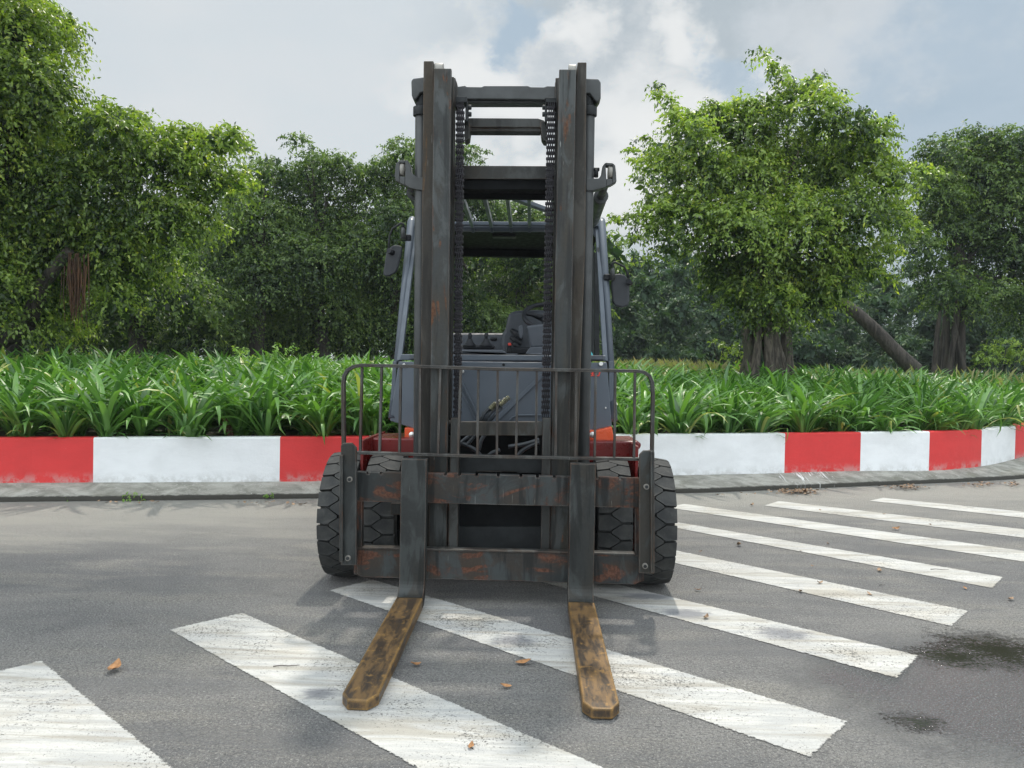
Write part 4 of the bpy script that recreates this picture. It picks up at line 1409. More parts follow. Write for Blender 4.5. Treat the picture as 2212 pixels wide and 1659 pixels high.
# cab pillars
for (top_, bot_, tt, bb) in (((888, 480), (848, 905), (899, 484), (862, 778)), ((1300, 482), (1325, 908), (1290, 486), (1308, 780))):
    a, b = pt(*top_, 6.20), pt(*bot_, 5.52)
    sx = -1 if top_[0] < 1100 else 1
    pil = part(MB().tube([a + Vector((0, .06, .03)), a, b], 0.031, 16), 'cab_pillar', M['body'], bevel=0)
    a2, b2 = pt(*tt, 6.22), pt(*bb, 5.60)
    mb = MB()
    d = Vector((0.016, 0, 0))
    mb.prism([a2 - d, a2 + d, b2 + d * 1.1, b2 - d * 1.1], (0, .05, 0))
    part(mb, 'pillar_flange', M['body'], pil)
    # lower side body panel
    mb = MB().prism([pt(848 if sx < 0 else 1324, 780, 5.55), pt(842 if sx < 0 else 1324, 908, 5.55), pt(842 if sx < 0 else 1324, 908, 5.55) + Vector((0, 0.9, 0)), pt(848 if sx < 0 else 1324, 780, 5.55) + Vector((0, 0.9, 0))], (-sx * .03, 0, 0))
    part(mb, 'side_panel', M['body'])
# window sills in the front panel either side
part(MB().pp([(885, 766), (912, 766), (912, 775), (884, 776)], 5.50, 0.05), 'window_sill', M['trim'])
part(MB().pp([(1262, 767), (1304, 768), (1305, 777), (1262, 777)], 5.50, 0.05), 'window_sill', M['trim'])
# gusset at the pillar tops
part(MB().pp([(893, 484), (912, 484), (912, 556), (905, 540), (895, 555), (890, 540)], 6.23, 0.03), 'corner_gusset', M['body'])
part(MB().pp([(1262, 482), (1294, 482), (1297, 530), (1302, 620), (1297, 620), (1293, 540), (1288, 514), (1280, 505), (1262, 503)], 6.23, 0.03), 'corner_gusset', M['body'])
# rear pillars
for x0, x1 in ((906, 916), (1284, 1295)):
    part(MB().pbox(x0, 545, x1, 770, 7.2, 0.06), 'rear_pillar', M['dark'])
part(MB().pbox(1275, 500, 1283, 770, 6.9, 0.05), 'door_post', M['dark'])
# grab rail along the right-hand pillar
hp = [pt(1292, 535, 6.1), pt(1294, 600, 6.05), pt(1300, 672, 6.0), pt(1302, 678, 5.99), pt(1300, 680, 6.0), pt(1296, 676, 6.02)]
part(MB().tube(hp, 0.008, 8), 'grab_rail', M['cyl'], bevel=0)
part(MB().pp([(1270, 760), (1272, 752), (1280, 764), (1281, 768), (1268, 768)], 6.5, 0.08), 'rag', M['cyan'])

# overhead guard: header, roof sheet, open bars in front of it
mb = MB()
mb.pp([(893, 481), (1000, 478), (1180, 479), (1297, 482), (1297, 489), (1180, 487), (1000, 486), (893, 489)], 6.18, 0.06)
hd = part(mb, 'roof_header', M['body'], bevel=0.005)
a, b = pt(893, 493, 6.28), pt(1297, 494, 6.28)
part(MB().tube([a, b], 0.028, 14), 'roof_tube', M['body'], hd, bevel=0)
zr = a.z + 0.01
xa, xb = a.x, b.x
mb = MB().box(xa, xb, 6.31, 7.3, zr - .02, zr + .03).box(xa, xb, 7.22, 7.30, zr - .09, zr - .02)
roof = part(mb, 'roof_sheet', M['deep'], bevel=0.01)
mb = MB().box(XC - .15, XC + .05, 6.42, 6.52, zr - .045, zr - .02)
part(mb, 'cab_lamp', M['dark'], roof, bevel=0.01)
for (bx0, bx1) in ((958, 938), (1021, 1003), (1062, 1041), (1104, 1091), (1144, 1143), (1190, 1197), (1230, 1252)):
    p0 = pt(bx0, 480, 6.20)
    p1 = Vector((p0.x, 5.15, p0.z + 0.02))
    mb = MB()
    d = Vector((.012, 0, 0))
    mb.prism([p0 - d, p0 + d, p1 + d, p1 - d], (0, 0, -.045))
    mb.prism([p0 - d + Vector((0, .0, -.045)), p0 + d + Vector((0, 0, -.045)), p0 + d + Vector((0, .06, -.075)), p0 - d + Vector((0, .06, -.075))], (0, 0, .02))
    part(mb, 'roof_bar', M['body'], bevel=0.003)
p0, p1 = pt(1047, 408, 5.35), pt(1185, 468, 6.1)
mb = MB()
zt_ = p1.z + .02
mb.prism([Vector((p0.x, p0.y, zt_)), Vector((p0.x + .05, p0.y - .02, zt_)), Vector((p1.x + .05, p1.y - .02, zt_)), Vector((p1.x, p1.y, zt_))], (0, 0, .03))
part(mb, 'roof_brace', M['body'], bevel=0.003)
part(MB().box(pt(958, 480, 6.2).x - .02, pt(1230, 480, 6.2).x + .02, 5.12, 5.16, zr - .02, zr + .07), 'roof_front_rail', M['deep'])  # blackened and made tall to carry on the crossbeam's painted shadow

# hose pulleys on brackets beside the mast top, with tilt cylinders behind
for (pl, slot, rol, cyl_) in (
        ([(852, 381), (855, 353), (861, 348), (864, 346), (881, 346), (887, 359), (889, 374), (901, 382), (914, 383), (914, 412), (901, 410), (885, 406), (855, 391)],
         [(863, 352), (875, 352), (875, 381), (863, 381)], (869, 366), ((888, 404), (899, 424), (905, 440))),
        ([(1332, 392), (1331, 372), (1329, 357), (1324, 352), (1308, 351), (1302, 358), (1299, 377), (1294, 385), (1266, 386), (1266, 412), (1280, 412), (1315, 402)],
         [(1310, 358), (1323, 358), (1323, 386), (1310, 386)], (1316.5, 372), ((1307, 398), (1298, 420), (1280, 478)))):
    Yb_ = 5.0
    # bracket split round the slot
    xs0, xs1 = slot[0][0], slot[1][0]
    mb = MB()
    if pl[0][0] < 1000:
        mb.pp([(852, 381), (855, 353), (861, 348), (863, 352), (863, 381), (863, 394), (855, 391)], Yb_, .06, True)
        mb.pp([(875, 346), (881, 346), (887, 359), (889, 374), (901, 382), (914, 383), (914, 412), (901, 410), (885, 406), (875, 400), (875, 381)], Yb_, .06, True)
        mb.pp([(863, 381), (875, 381), (875, 401), (863, 395)], Yb_ + .001, .058, True)
        mb.pp([(861, 346), (875, 346), (875, 352), (863, 352)], Yb_ + .001, .058, True)
    else:
        mb.pp([(1332, 392), (1331, 372), (1329, 357), (1324, 352), (1323, 358), (1323, 386), (1323, 398)], Yb_, .06, True)
        mb.pp([(1308, 351), (1302, 358), (1299, 377), (1294, 385), (1266, 386), (1266, 412), (1280, 412), (1310, 404), (1310, 386)], Yb_, .06, True)
        mb.pp([(1310, 386), (1323, 386), (1323, 398.5), (1310, 403)], Yb_ + .001, .058, True)
        mb.pp([(1308, 351), (1324, 352), (1323, 358), (1310, 358)], Yb_ + .001, .058, True)
    br_ = part(mb, 'pulley_bracket', M['cyl'], bevel=0.004)
    c = PM(rol[0] + 1, rol[1] + 1, Yb_ + .03)
    part(MB().lathe([(-.013, 0), (-.013, .040), (.013, .040), (.013, 0)], c, 'X', 24), 'pulley', M['nylon'], br_, bevel=0)
    a, b, d = cyl_
    A = PM(*a, 5.05)
    D2 = pt(*d, 5.95)
    B = A.lerp(D2, 0.28)
    part(MB().tube([A, B], .026, 14), 'tilt_cylinder', M['cyl'], bevel=0)
    part(MB().tube([B, A.lerp(D2, .33), D2], [.05, .046, .046], 18), 'tilt_cylinder_barrel', M['cyl'], bevel=0)
# small fitting near the right cylinder
c = PM(1288, 366, 5.05)
part(MB().tube([c - Vector((.03, 0, 0)), c + Vector((.02, 0, 0))], .012, 8).tube([c, c + Vector((0, 0, -.05))], .014, 8), 'hose_fitting', M['dark'], bevel=0)


# rear-view mirrors
def rounded(mb, P, Y, dep):
    mb.pp(P, Y, dep)


for (arm, hold, mount, knob, mir) in (
        ([(839.6, 541), (840, 525), (841.5, 509), (847.5, 494), (866, 482.3), (871, 483), (873, 492)], (870.8, 492, 871.5, 517), (884, 513), (840, 541),
         [(834, 546), (842, 534), (850, 529.5), (862, 529.5), (868, 533), (868, 541), (860, 577), (854, 589), (841, 596), (832, 597), (827, 593), (828, 585)]),
        ([(1321.5, 576.5), (1323, 568.6), (1328, 566), (1348, 576), (1354, 587), (1356.7, 601)], (1323, 580, 1323.5, 605), (1310, 599), (1357.5, 607.5),
         [(1320, 615), (1322, 596), (1328, 592), (1340, 591), (1350, 594), (1357, 602), (1360, 616), (1360, 652), (1356, 661), (1343, 664.5), (1329, 661), (1323, 651)])):
    Ym = 5.95
    root = part(MB().pp(mir, Ym, 0.035), 'mirror', M['mirror_back'], bevel=0.014, seg=3)
    mg_ = [( (x - sum(p[0] for p in mir) / len(mir)) * .88 + sum(p[0] for p in mir) / len(mir), (y - sum(p[1] for p in mir) / len(mir)) * .9 + sum(p[1] for p in mir) / len(mir)) for x, y in mir]
    part(MB().pp(mg_, Ym + .037, 0.003), 'mirror_glass', M['chrome'], root, bevel=0)
    part(MB().tube([pt(x, y, Ym - .03) for x, y in arm], 0.0085, 10), 'mirror_arm', M['dark'], root, bevel=0)
    x0, y0, x1, y1 = hold
    part(MB().tube([pt(x0, y0 - 1, Ym - .03), pt(x0, y0 + 6, Ym - .03), pt(x1, y1, Ym - .03)], [.010, .019, .021], 14), 'arm_socket', M['cyl'], root, bevel=0)
    mx_, my_ = mount
    part(MB().pbox(min(mx_, x1) - 6, my_ - 7, max(mx_, x1) + 3, my_ + 6, Ym - .01, .05), 'arm_clamp', M['seat'], root, bevel=0.008)
    kx, ky = knob
    k = pt(kx, ky, Ym - .045)
    part(MB().tube([k, k + Vector((.02, .05, -.01))], [.021, .02], 16), 'mirror_knob', M['seat'], root, bevel=0)

# hoses in front of the panel
for pth, r, mt in (([(1037, 912), (1046, 893), (1062, 877), (1082, 866)], .013, 'hose'), ([(1046, 912), (1058, 893), (1078, 875), (1092, 861)], .014, 'hose'), ([(1056, 912), (1070, 895), (1084, 879)], .012, 'hose')):
    part(MB().tube([pt(x, y, 5.05 + .0 * i) for i, (x, y) in enumerate(pth)], r, 10), 'hydraulic_hose', M[mt], bevel=0)
mb = MB()
for (x0, y0, x1, y1) in ((1059, 884, 1072, 870), (1080, 875, 1101, 857)):
    a, b = pt(x0, y0, 5.03), pt(x1, y1, 5.03)
    n = 9
    for i in range(n):
        t0, t1 = i / n, (i + .6) / n
        mb.tube([a.lerp(b, t0), a.lerp(b, t1)], .019 if i % 2 else .015, 8)
part(mb, 'hose_coupling', M['brass'], bevel=0)
for pth in ([(990, 962), (1006, 948), (1030, 930), (1046, 908)], [(1006, 964), (1022, 945), (1030, 930), (1050, 905)], [(990, 954), (1010, 962), (1030, 975), (1042, 990)],
            [(1115, 988), (1130, 972), (1152, 960), (1165, 955)], [(1098, 965), (1130, 960), (1165, 950)], [(1034, 972), (1040, 950), (1050, 935)], [(1052, 988), (1064, 978), (1080, 972)]):
    part(MB().tube(catmull([pt(x, y, 5.3) for x, y in pth], 4), .014, 8), 'hydraulic_hose', M['hose'], bevel=0)

# ------------------------------------------------------------------ lily clumps
def lily_proto(seed, n=24):
    r = random.Random(seed)
    V, F, T = [], [], []
    for i in range(n):
        az = r.uniform(0, 2 * math.pi)
        L = r.uniform(0.62, 1.12)
        w = r.uniform(0.044, 0.072)
        lean = r.uniform(0.3, 1.3) * (1 if i > 4 else .5)
        bend = r.uniform(0.8, 2.4) * (1 if i > 4 else .7)
        tw = r.uniform(-.9, .9)
        ns = 8
        kink = r.uniform(.45, .8) if r.random() < .14 else 9
        p = Vector((r.uniform(-.04, .04), r.uniform(-.04, .04), 0))
        th = lean * .5
        b = len(V)
        tint = min(.84, max(0, r.gauss(.5, .25))) if r.random() > .05 else 1.0
        for k in range(ns + 1):
            t = k / ns
            ww = w * (0.55 + 0.75 * t if t < .5 else 0.925 * (1 - ((t - .5) / .5) ** 2.4)) + .0008
            d = Vector((math.cos(az) * math.sin(th), math.sin(az) * math.sin(th), math.cos(th)))
            side = Vector((-math.sin(az), math.cos(az), 0))
            nrm = side.cross(d)
            sd = side * math.cos(tw * t) + nrm * math.sin(tw * t)
            up = sd.cross(d)
            V += [tuple(p + sd * ww / 2 - up * ww * .16), tuple(p), tuple(p - sd * ww / 2 - up * ww * .16)]
            T += [tint] * 3
            p = p + d * (L / ns)
            th += bend * (0.4 + 1.3 * t) / ns
            if t > kink:
                th += 1.3
                kink = 9
        for k in range(ns):
            o = b + 3 * k
            F += [(o, o + 1, o + 4, o + 3), (o + 1, o + 2, o + 5, o + 4)]
    for i in range(9):
        az = r.uniform(0, 6.283)
        L = r.uniform(.28, .5)
        th = r.uniform(.5, 1.2)
        p = Vector((0, 0, r.uniform(0, .05)))
        b = len(V)
        tint = r.uniform(0, .6) if r.random() > .12 else 1.0
        for k in range(5):
            t = k / 4
            ww = .05 * (1 - t ** 2.2) + .001
            d = Vector((math.cos(az) * math.sin(th), math.sin(az) * math.sin(th), math.cos(th)))
            sd = Vector((-math.sin(az), math.cos(az), 0))
            up = sd.cross(d)
            V += [tuple(p + sd * ww / 2 - up * ww * .16), tuple(p), tuple(p - sd * ww / 2 - up * ww * .16)]
            T += [tint] * 3
            p = p + d * (L / 4)
            th += .35
        for k in range(4):
            o = b + 3 * k
            F += [(o, o + 1, o + 4, o + 3), (o + 1, o + 2, o + 5, o + 4)]
    return np.array(V), np.array(F), np.array(T)


protos = [lily_proto(100 + i, 34 + i % 6) for i in range(12)]
LP = []
for i, (V, F, T) in enumerate(protos):
    ob = npmesh('lily_plant', V, F, T, M['lily'], smooth=True)
    LP.append(ob)
    ob.location = (0, 0, -50)
rr = random.Random(5)
cands = []
d = 0.27
row = 0
while d < 9.0:
    x = -13.5
    while x < 15.5:
        cands.append((x + rr.uniform(-.2, .2), d + rr.uniform(-.17, .17), row))
        x += (0.30 if row == 0 else 0.38) + d * 0.012
    d += 0.37 + d * 0.02
    row += 1
vis = []
for (x, dd, row) in cands:
    y = wall_at(min(max(x, WBs[0].x), WBs[-1].x)) + dd
    # keep those the picture can show
    v = Vector((x, y, 1.0)) - CAM
    px = CX + FPX * v.dot(CR) / v.dot(_f)
    if -150 < px < 2360:
        vis.append((dd, x, y, px, row))
vis.sort()
indiv, mass = vis[:270], vis[270:]
ORD = ['first', 'second', 'third', 'fourth', 'fifth', 'sixth', 'seventh', 'eighth', 'ninth', 'tenth', 'eleventh', 'twelfth', 'thirteenth', 'fourteenth', 'fifteenth', 'sixteenth', 'seventeenth', 'eighteenth', 'nineteenth'] + ['twenty-' + w_ for w_ in ('first', 'second', 'third', 'fourth', 'fifth', 'sixth', 'seventh', 'eighth', 'ninth')]
ORD.insert(19, 'twentieth')
ORD += ['%dth' % q for q in range(30, 60)]
used = set()
for i, (dd, x, y, px, row) in enumerate(indiv):
    k = rr.randrange(12)
    src = LP[k]
    if k in used:
        ob = src.copy()
        COL.objects.link(ob)
    else:
        ob = src
        used.add(k)
    s_ = rr.choice([0.68, .78, .85, .92, 1.0]) * rr.uniform(.94, 1.05)
    ob.location = (x, y, bed_z(x, y) - .02)
    ob.rotation_euler = (rr.uniform(-.12, .12), rr.uniform(-.12, .12), rr.uniform(0, 6.28))
    ob.scale = (s_, s_, s_ * rr.uniform(.9, 1.08))
    left_side = px < 1080
    side = 'left' if left_side else 'right'
    if row <= 2:
        mates = sorted(q[3] for q in indiv if q[4] == row and (q[3] < 1080) == left_side)
        k_ = mates.index(px) if left_side else len(mates) - 1 - mates.index(px)
        lab = 'strap-leaved lily clump, %s from the %s edge of the photo in the %s row' % (ORD[k_], side, ('front', 'second', 'third')[row])
    else:
        lab = 'strap-leaved lily clump in the back rows of the bed, %s of the forklift' % side
    tag(ob, lab, 'plant', 'lily clumps in the planting bed')
for k in range(12):
    if k not in used:
        bpy.data.objects.remove(LP[k])
VV, FF, TT = [], [], []
off = 0
for (dd, x, y, px, row) in mass:
    V, F, T = protos[rr.randrange(12)]
    a = rr.uniform(0, 6.28)
    s_ = rr.uniform(0.8, 1.0)
    R = np.array([[math.cos(a), -math.sin(a), 0], [math.sin(a), math.cos(a), 0], [0, 0, 1]]) * s_
    VV.append(V @ R.T + np.array([x, y, bed_z(x, y)]))
    FF.append(F + off)
    TT.append(T)
    off += len(V)
ob = npmesh('lily_bed', np.concatenate(VV), np.concatenate(FF), np.concatenate(TT), M['lily'], origin=(0, 12, .8), smooth=True)
tag(ob, 'mass of strap-leaved lilies filling the back of the bed', 'ground cover', None, 'stuff')

# light weeds and creeping plants among the lilies
rg = np.random.default_rng(3)
lob = []
for (px, py, r, Y) in ((520, 782, 34, 11.5), (610, 780, 40, 12), (690, 786, 28, 11), (430, 790, 30, 11), (270, 792, 30, 11.5), (760, 795, 24, 10.5), (1430, 830, 24, 11.5), (1560, 822, 30, 13), (100, 800, 22, 11.5), (1760, 815, 25, 14), (1390, 815, 30, 12.5)):
    lob.append((tuple(pt(px, py, Y)), r * Y / FPX, 1.0))
V, F, T = lobe_leaves(rg, lob, 0.055, 26, 9, 0.3, 0.1, (0.15, 0.3))
tag(npmesh('weeds', V, F, T, M['weed'], origin=lob[0][0]), 'pale green leafy weeds growing up among the lilies', 'weeds', None, 'stuff')

# tall seeding grass behind the bed on the right
rg = np.random.default_rng(8)
n = 2200
P0 = []
for i in range(n):
    px = rg.uniform(1290, 1560) if i % 8 else rg.uniform(1560, 2300)
    Y = rg.uniform(15.5, 20)
    b = pt(px, 802, Y)
    P0.append((b.x, b.y, 0.75))
P0 = np.array(P0)
h = rg.uniform(0.55, 1.0, n)
az = rg.uniform(0, 6.28, n)
ln = rg.uniform(.05, .35, n)
dirv = np.stack([np.cos(az) * ln, np.sin(az) * ln, np.ones(n)], 1)
sidev = np.stack([-np.sin(az), np.cos(az), np.zeros(n)], 1)
w = .009
a0 = P0 - sidev * w
a1 = P0 + sidev * w
m0 = P0 + dirv * h[:, None] * .6 + sidev * w * .8
m1 = P0 + dirv * h[:, None] * .6 - sidev * w * .8
hd0 = P0 + dirv * h[:, None] * .9 + sidev * .02 + np.stack([np.cos(az), np.sin(az), 0 * az], 1) * .05
tp = P0 + dirv * h[:, None] * 1.05 + np.stack([np.cos(az), np.sin(az), -.3 + 0 * az], 1) * .12
V = np.stack([a0, a1, m0, m1, hd0, tp], 1).reshape(-1, 3)
b = np.arange(n)[:, None] * 6
F = np.concatenate([b + np.array([[0, 1, 2, 3]]), b + np.array([[3, 2, 4, 5]])], 1).reshape(-1, 4)
tb = rg.uniform(0, 1, n)
T = np.stack([tb * .1, tb * .1, tb * .3, tb * .3, .5 + tb * .5, .5 + tb * .5], 1).ravel()
tag(npmesh('tall_grass', V, F, T, M['drygrass'], origin=(3, 17, .75)), 'tall seeding grass with reddish heads behind the bed', 'grass', None, 'stuff')


# ------------------------------------------------------------------ trees
def tree(name, label, base_px, Y, lobes_px, leaf, per, mat, seed, trunk_r, trunk_top, group=None, spread=0.8, nl=11, fill=1.0, extra=None, droop=.5, nlimb=10, bk='bark_dark', twig=(.35, .75), stems=1):
    rg = np.random.default_rng(seed)
    r_ = random.Random(seed)
    L = px_lobes(rg, lobes_px, Y, spread)
    bp = pt(base_px, 802, Y)
    bz = 0.8
    root = empty(name, (bp.x, bp.y, bz))
    tag(root, label, 'tree', group)
    mb = MB()
    tz = pt(*trunk_top, Y)
    for s_ in range(stems):
        ph = s_ * 2.4
        o = Vector((math.cos(ph), math.sin(ph), 0)) * trunk_r * (r_.uniform(.55, 1.15) if stems > 1 else 0)
        rad = trunk_r * (r_.uniform(.2, .42) if stems > 1 else 1)
        b0 = Vector((bp.x, bp.y, bz - .2)) + o * 1.35
        t0 = tz + o * 1.0
        m1 = b0.lerp(t0, .35) + Vector((r_.uniform(-.13, .13), r_.uniform(-.1, .1), 0))
        m2 = b0.lerp(t0, .7) + Vector((r_.uniform(-.12, .12), r_.uniform(-.1, .1), 0))
        mb.tube([b0, b0.lerp(m1, .3), m1, m2, t0], [rad * 1.5, rad * 1.1, rad * .95, rad * .75, rad * .3], 12)
    limbs(mb, tz, L, trunk_r * .32, r_, nlimb)
    part(mb, 'trunk', M[bk], root, bevel=0, fixn=False)
    V, F, T = lobe_leaves(rg, L + (extra or []), leaf, per, nl, fill, droop, twig)
    npmesh('crown', V, F, T, mat, root)
    return root, L


def spike(px0, py0, px1, py1, Y, n=10, r=14):
    """a shoot of leaves leaving the crown"""
    return [(px0 + (px1 - px0) * t, py0 + (py1 - py0) * t, r * (0.35 + .75 * t), 0.8) for t in [i / (n - 1) for i in range(n)]]


# big fig tree on the left, its crown reaching out of the picture above
left_l = [(20, 80, 110), (95, 60, 52), (122, 95, 30, .7), (50, 200, 105), (-60, 300, 190), (110, 320, 95), (122, 215, 34), (235, 290, 62), (285, 300, 50), (225, 245, 22, .6), (180, 420, 120),
          (330, 360, 80), (395, 325, 58), (460, 320, 42), (490, 300, 24, .7), (440, 400, 68), (500, 400, 32, .8), (350, 480, 85), (430, 480, 42, .8), (250, 550, 95), (320, 590, 58, .8), (385, 560, 30, .6), (110, 540, 115), (-30, 500, 170),
          (250, 650, 40, .7), (100, 650, 60, .9), (60, 700, 50, .8), (140, 720, 40, .7), (215, 600, 40, .8), (0, 620, 90), (180, 500, 90), (-140, 150, 200), (-160, 480, 200), (40, 20, 70)] + [(150 + 8 * k_, 62 + 2 * k_, 13, .7) for k_ in range(3)] + [(226 - 4 * k_, 232 + 10 * k_, 12, .7) for k_ in range(4)] + [(505 + 6 * k_, 292 + 9 * k_, 13, .7) for k_ in range(4)] + [(520 + 4 * k_, 385 + 14 * k_, 15, .7) for k_ in range(4)] + [(275 + 7 * k_, 246 + 3 * k_, 14, .7) for k_ in range(4)]
rg = np.random.default_rng(77)
upper = []
for (x, y, z, r) in ((-9.6, 12, 8.8, 1.5), (-8.4, 11.6, 10.4, 1.3), (-7.0, 10.6, 10.2, 1.1), (-5.4, 10.3, 10.2, 1.1), (-3.9, 10.2, 9.8, .9), (-2.8, 9.9, 9.8, 1.0), (-1.7, 9.6, 9.6, .8),
                     (-6.6, 8.8, 9.6, .9), (-4.6, 8.6, 9.4, .8), (-3.1, 8.8, 9.4, .6), (-9, 10.5, 11, 1.6), (-5.5, 10.8, 11.4, 1.0)):
    upper.append(((x, y, z), r, 0.4))
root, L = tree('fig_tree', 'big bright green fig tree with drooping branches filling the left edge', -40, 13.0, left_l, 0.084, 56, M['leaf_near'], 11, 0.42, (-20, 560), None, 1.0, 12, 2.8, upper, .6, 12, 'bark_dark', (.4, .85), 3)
mb = MB()
tz = pt(-20, 560, 13)
for (c, r, _) in upper[::2]:
    c = Vector(c)
    up1 = Vector((-8.8, c.y + .8, 5.0)); up2 = Vector((-8.6, c.y + .4, 8.4))
    mb.tube(catmull([Vector((tz.x - .3, tz.y, tz.z)), up1, up2, Vector(((c.x - 8.6) / 2, c.y, 9.2)), c], 3), [.16 - .011 * i for i in range(13)], 7)
mb.tube([pt(0, 735, 12.6), pt(60, 700, 12.5), pt(95, 610, 12.4), pt(150, 540, 12.3)], [.16, .14, .11, .08], 9)
part(mb, 'bough', M['bark_dark'], root, bevel=0, fixn=False)
mb = MB()
r_ = random.Random(2)
for i in range(60):
    px, py = r_.gauss(165, 11), r_.uniform(545, 590)
    a = pt(px, py, 12.1 + r_.uniform(-.15, .15))
    ln = r_.uniform(.4, 1.0)
    mb.tube([a, a + Vector((r_.uniform(-.03, .03), 0, -ln * .5)), a + Vector((r_.uniform(-.06, .06), 0, -ln))], [.012, .010, .004], 4, False)
part(mb, 'aerial_roots', M['roots'], root, bevel=0, fixn=False)

GM = 'dark trees in the row behind the lily bed'
tree('shade_tree', 'dark tree just right of the big fig, sunlit at its left top', 560, 21, [(555, 400, 55), (530, 440, 60), (600, 385, 42), (570, 360, 22, .6), (560, 500, 95), (500, 560, 80), (570, 620, 95), (480, 690, 80), (560, 720, 75)],
     0.092, 38, M['leaf_mid'], 21, .22, (560, 560), GM, 1.0, 10, 1.6, bk='bark_dark')
tree('shade_tree', 'tall dark tree with a sparse tuft at its top, left of the forklift', 690, 22, [(645, 312, 24, .6), (625, 300, 12, .5), (668, 330, 18, .6), (690, 375, 55), (735, 365, 38), (660, 390, 40), (680, 470, 90), (730, 540, 90), (660, 590, 100), (720, 680, 95), (640, 730, 70)],
     0.092, 38, M['leaf_mid'], 22, .25, (690, 560), GM, 1.0, 10, 1.6)
tree('shade_tree', 'dark round-topped tree directly left of the forklift mast', 850, 22.5, [(790, 390, 42), (830, 370, 35), (872, 335, 36), (860, 310, 15, .6), (895, 380, 60), (820, 450, 80), (880, 500, 90), (800, 570, 95), (870, 640, 95), (790, 715, 80), (880, 730, 70)],
     0.092, 38, M['leaf_mid'], 23, .25, (850, 560), GM, 1.0, 10, 1.6)
tree('shade_tree', 'dark tree seen between the mast rails, its top reaching the crossbeams', 960, 23, [(985, 350, 42), (1020, 322, 18, .6), (1035, 340, 17, .6), (950, 400, 60), (1010, 430, 55), (1050, 460, 50), (940, 520, 85), (1000, 520, 45, .5), (960, 660, 90), (1040, 700, 70), (930, 730, 60)],
     0.092, 38, M['leaf_mid'], 24, .25, (975, 560), GM, 1.0, 10, 1.3)
tree('shade_tree', 'lower dark tree seen through the forklift cab window', 1130, 25, [(1120, 470, 45), (1080, 480, 40), (1150, 500, 50), (1110, 560, 60), (1160, 580, 60), (1200, 560, 50), (1090, 640, 70), (1160, 660, 75), (1120, 730, 70), (1220, 680, 60), (1230, 740, 50)],
     0.11, 28, M['leaf_mid'], 25, .22, (1130, 600), GM, 1.0, 10, 1.5)
tree('shade_tree', 'dark tree in the shadows under the big fig at far left', 300, 19, [(300, 600, 110), (200, 640, 110), (380, 650, 100), (280, 720, 90), (120, 700, 100), (420, 730, 70), (30, 690, 120), (-60, 600, 130), (-100, 720, 100)],
     0.11, 15, M['leaf_mid'], 26, .25, (300, 650), GM, 1.2, 10, 1.8)

# fig on the right with a thick fluted trunk
R1 = [(1470, 280, 34, .7), (1500, 300, 45), (1560, 270, 40), (1610, 300, 62), (1735, 205, 34, .8), (1765, 245, 52), (1835, 275, 40), (1885, 300, 46), (1430, 360, 44, .8), (1500, 380, 75), (1600, 400, 95), (1720, 370, 105), (1840, 370, 80),
      (1925, 385, 42), (1420, 450, 42, .7), (1480, 470, 68), (1590, 510, 100), (1720, 510, 110), (1850, 470, 80), (1925, 465, 40, .8), (1895, 550, 40, .8), (1825, 575, 55), (1650, 600, 80), (1760, 615, 58), (1560, 575, 48), (1690, 680, 36, .6), (1640, 670, 34, .7), (1665, 705, 26, .5), (1630, 640, 40), (1700, 640, 40), (1722, 690, 20, .4), (1648, 735, 12, .4), (1600, 640, 30, .6), (1460, 520, 34, .6), (1400, 490, 22, .5), (1400, 400, 22, .5)]
R1 += spike(1420, 192, 1470, 262, 15) + spike(1640, 112, 1712, 190, 15, 9, 8) + [(1545, 245, 26), (1600, 248, 38), (1655, 250, 42), (1690, 225, 34), (1500, 262, 24), (1600, 640, 46, 1, 14.5), (1555, 615, 38, 1, 14.6), (1750, 650, 46, 1, 14.5), (1805, 615, 38, 1, 14.6), (1690, 655, 42, 1, 14.3), (1640, 690, 30, .8, 14.3), (1600, 690, 22, .6, 14.4), (1715, 715, 20, .5, 14.3)] + spike(1322, 478, 1390, 470, 15, 6, 9) + spike(1770, 165, 1750, 200, 15, 4) + spike(2025, 372, 1955, 372, 15, 6, 16) + spike(1985, 500, 1930, 480, 15, 5, 16) + spike(1930, 605, 1870, 590, 15, 5, 16) + spike(1385, 300, 1430, 330, 15, 4) + spike(1365, 330, 1400, 380, 15, 4, 12) + spike(1365, 520, 1420, 500, 15, 5, 12) + spike(1395, 560, 1450, 540, 15, 4, 12)
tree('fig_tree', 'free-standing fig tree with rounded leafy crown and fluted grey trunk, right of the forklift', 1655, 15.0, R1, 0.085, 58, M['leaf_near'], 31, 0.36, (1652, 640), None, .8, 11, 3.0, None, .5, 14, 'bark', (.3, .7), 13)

R2 = [(2030, 335, 44), (2095, 310, 38), (2160, 315, 40), (2215, 330, 50), (2240, 420, 110), (2060, 370, 55), (2130, 350, 50), (2100, 390, 80), (2080, 450, 70), (2180, 400, 70), (2020, 420, 55), (2160, 460, 90), (2040, 500, 70), (2100, 540, 60, .8), (2200, 560, 80), (2030, 600, 55, .8), (2240, 680, 90, .8), (2150, 640, 50, .6), (2060, 625, 42, 1, 21.3), (2025, 655, 26, .8, 21.3), (2100, 650, 32, .8, 21.3), (2065, 680, 18, .6, 21.3), (1985, 540, 45), (2300, 560, 120)]
tree('fig_tree', 'broad dark fig tree behind the leaning trunk at the right edge', 2055, 22, R2, 0.095, 38, M['leaf_mid'], 32, 0.36, (2065, 640), None, 1.0, 11, 1.6, None, .5, 12, 'bark_dark', (.4, .8), 9)

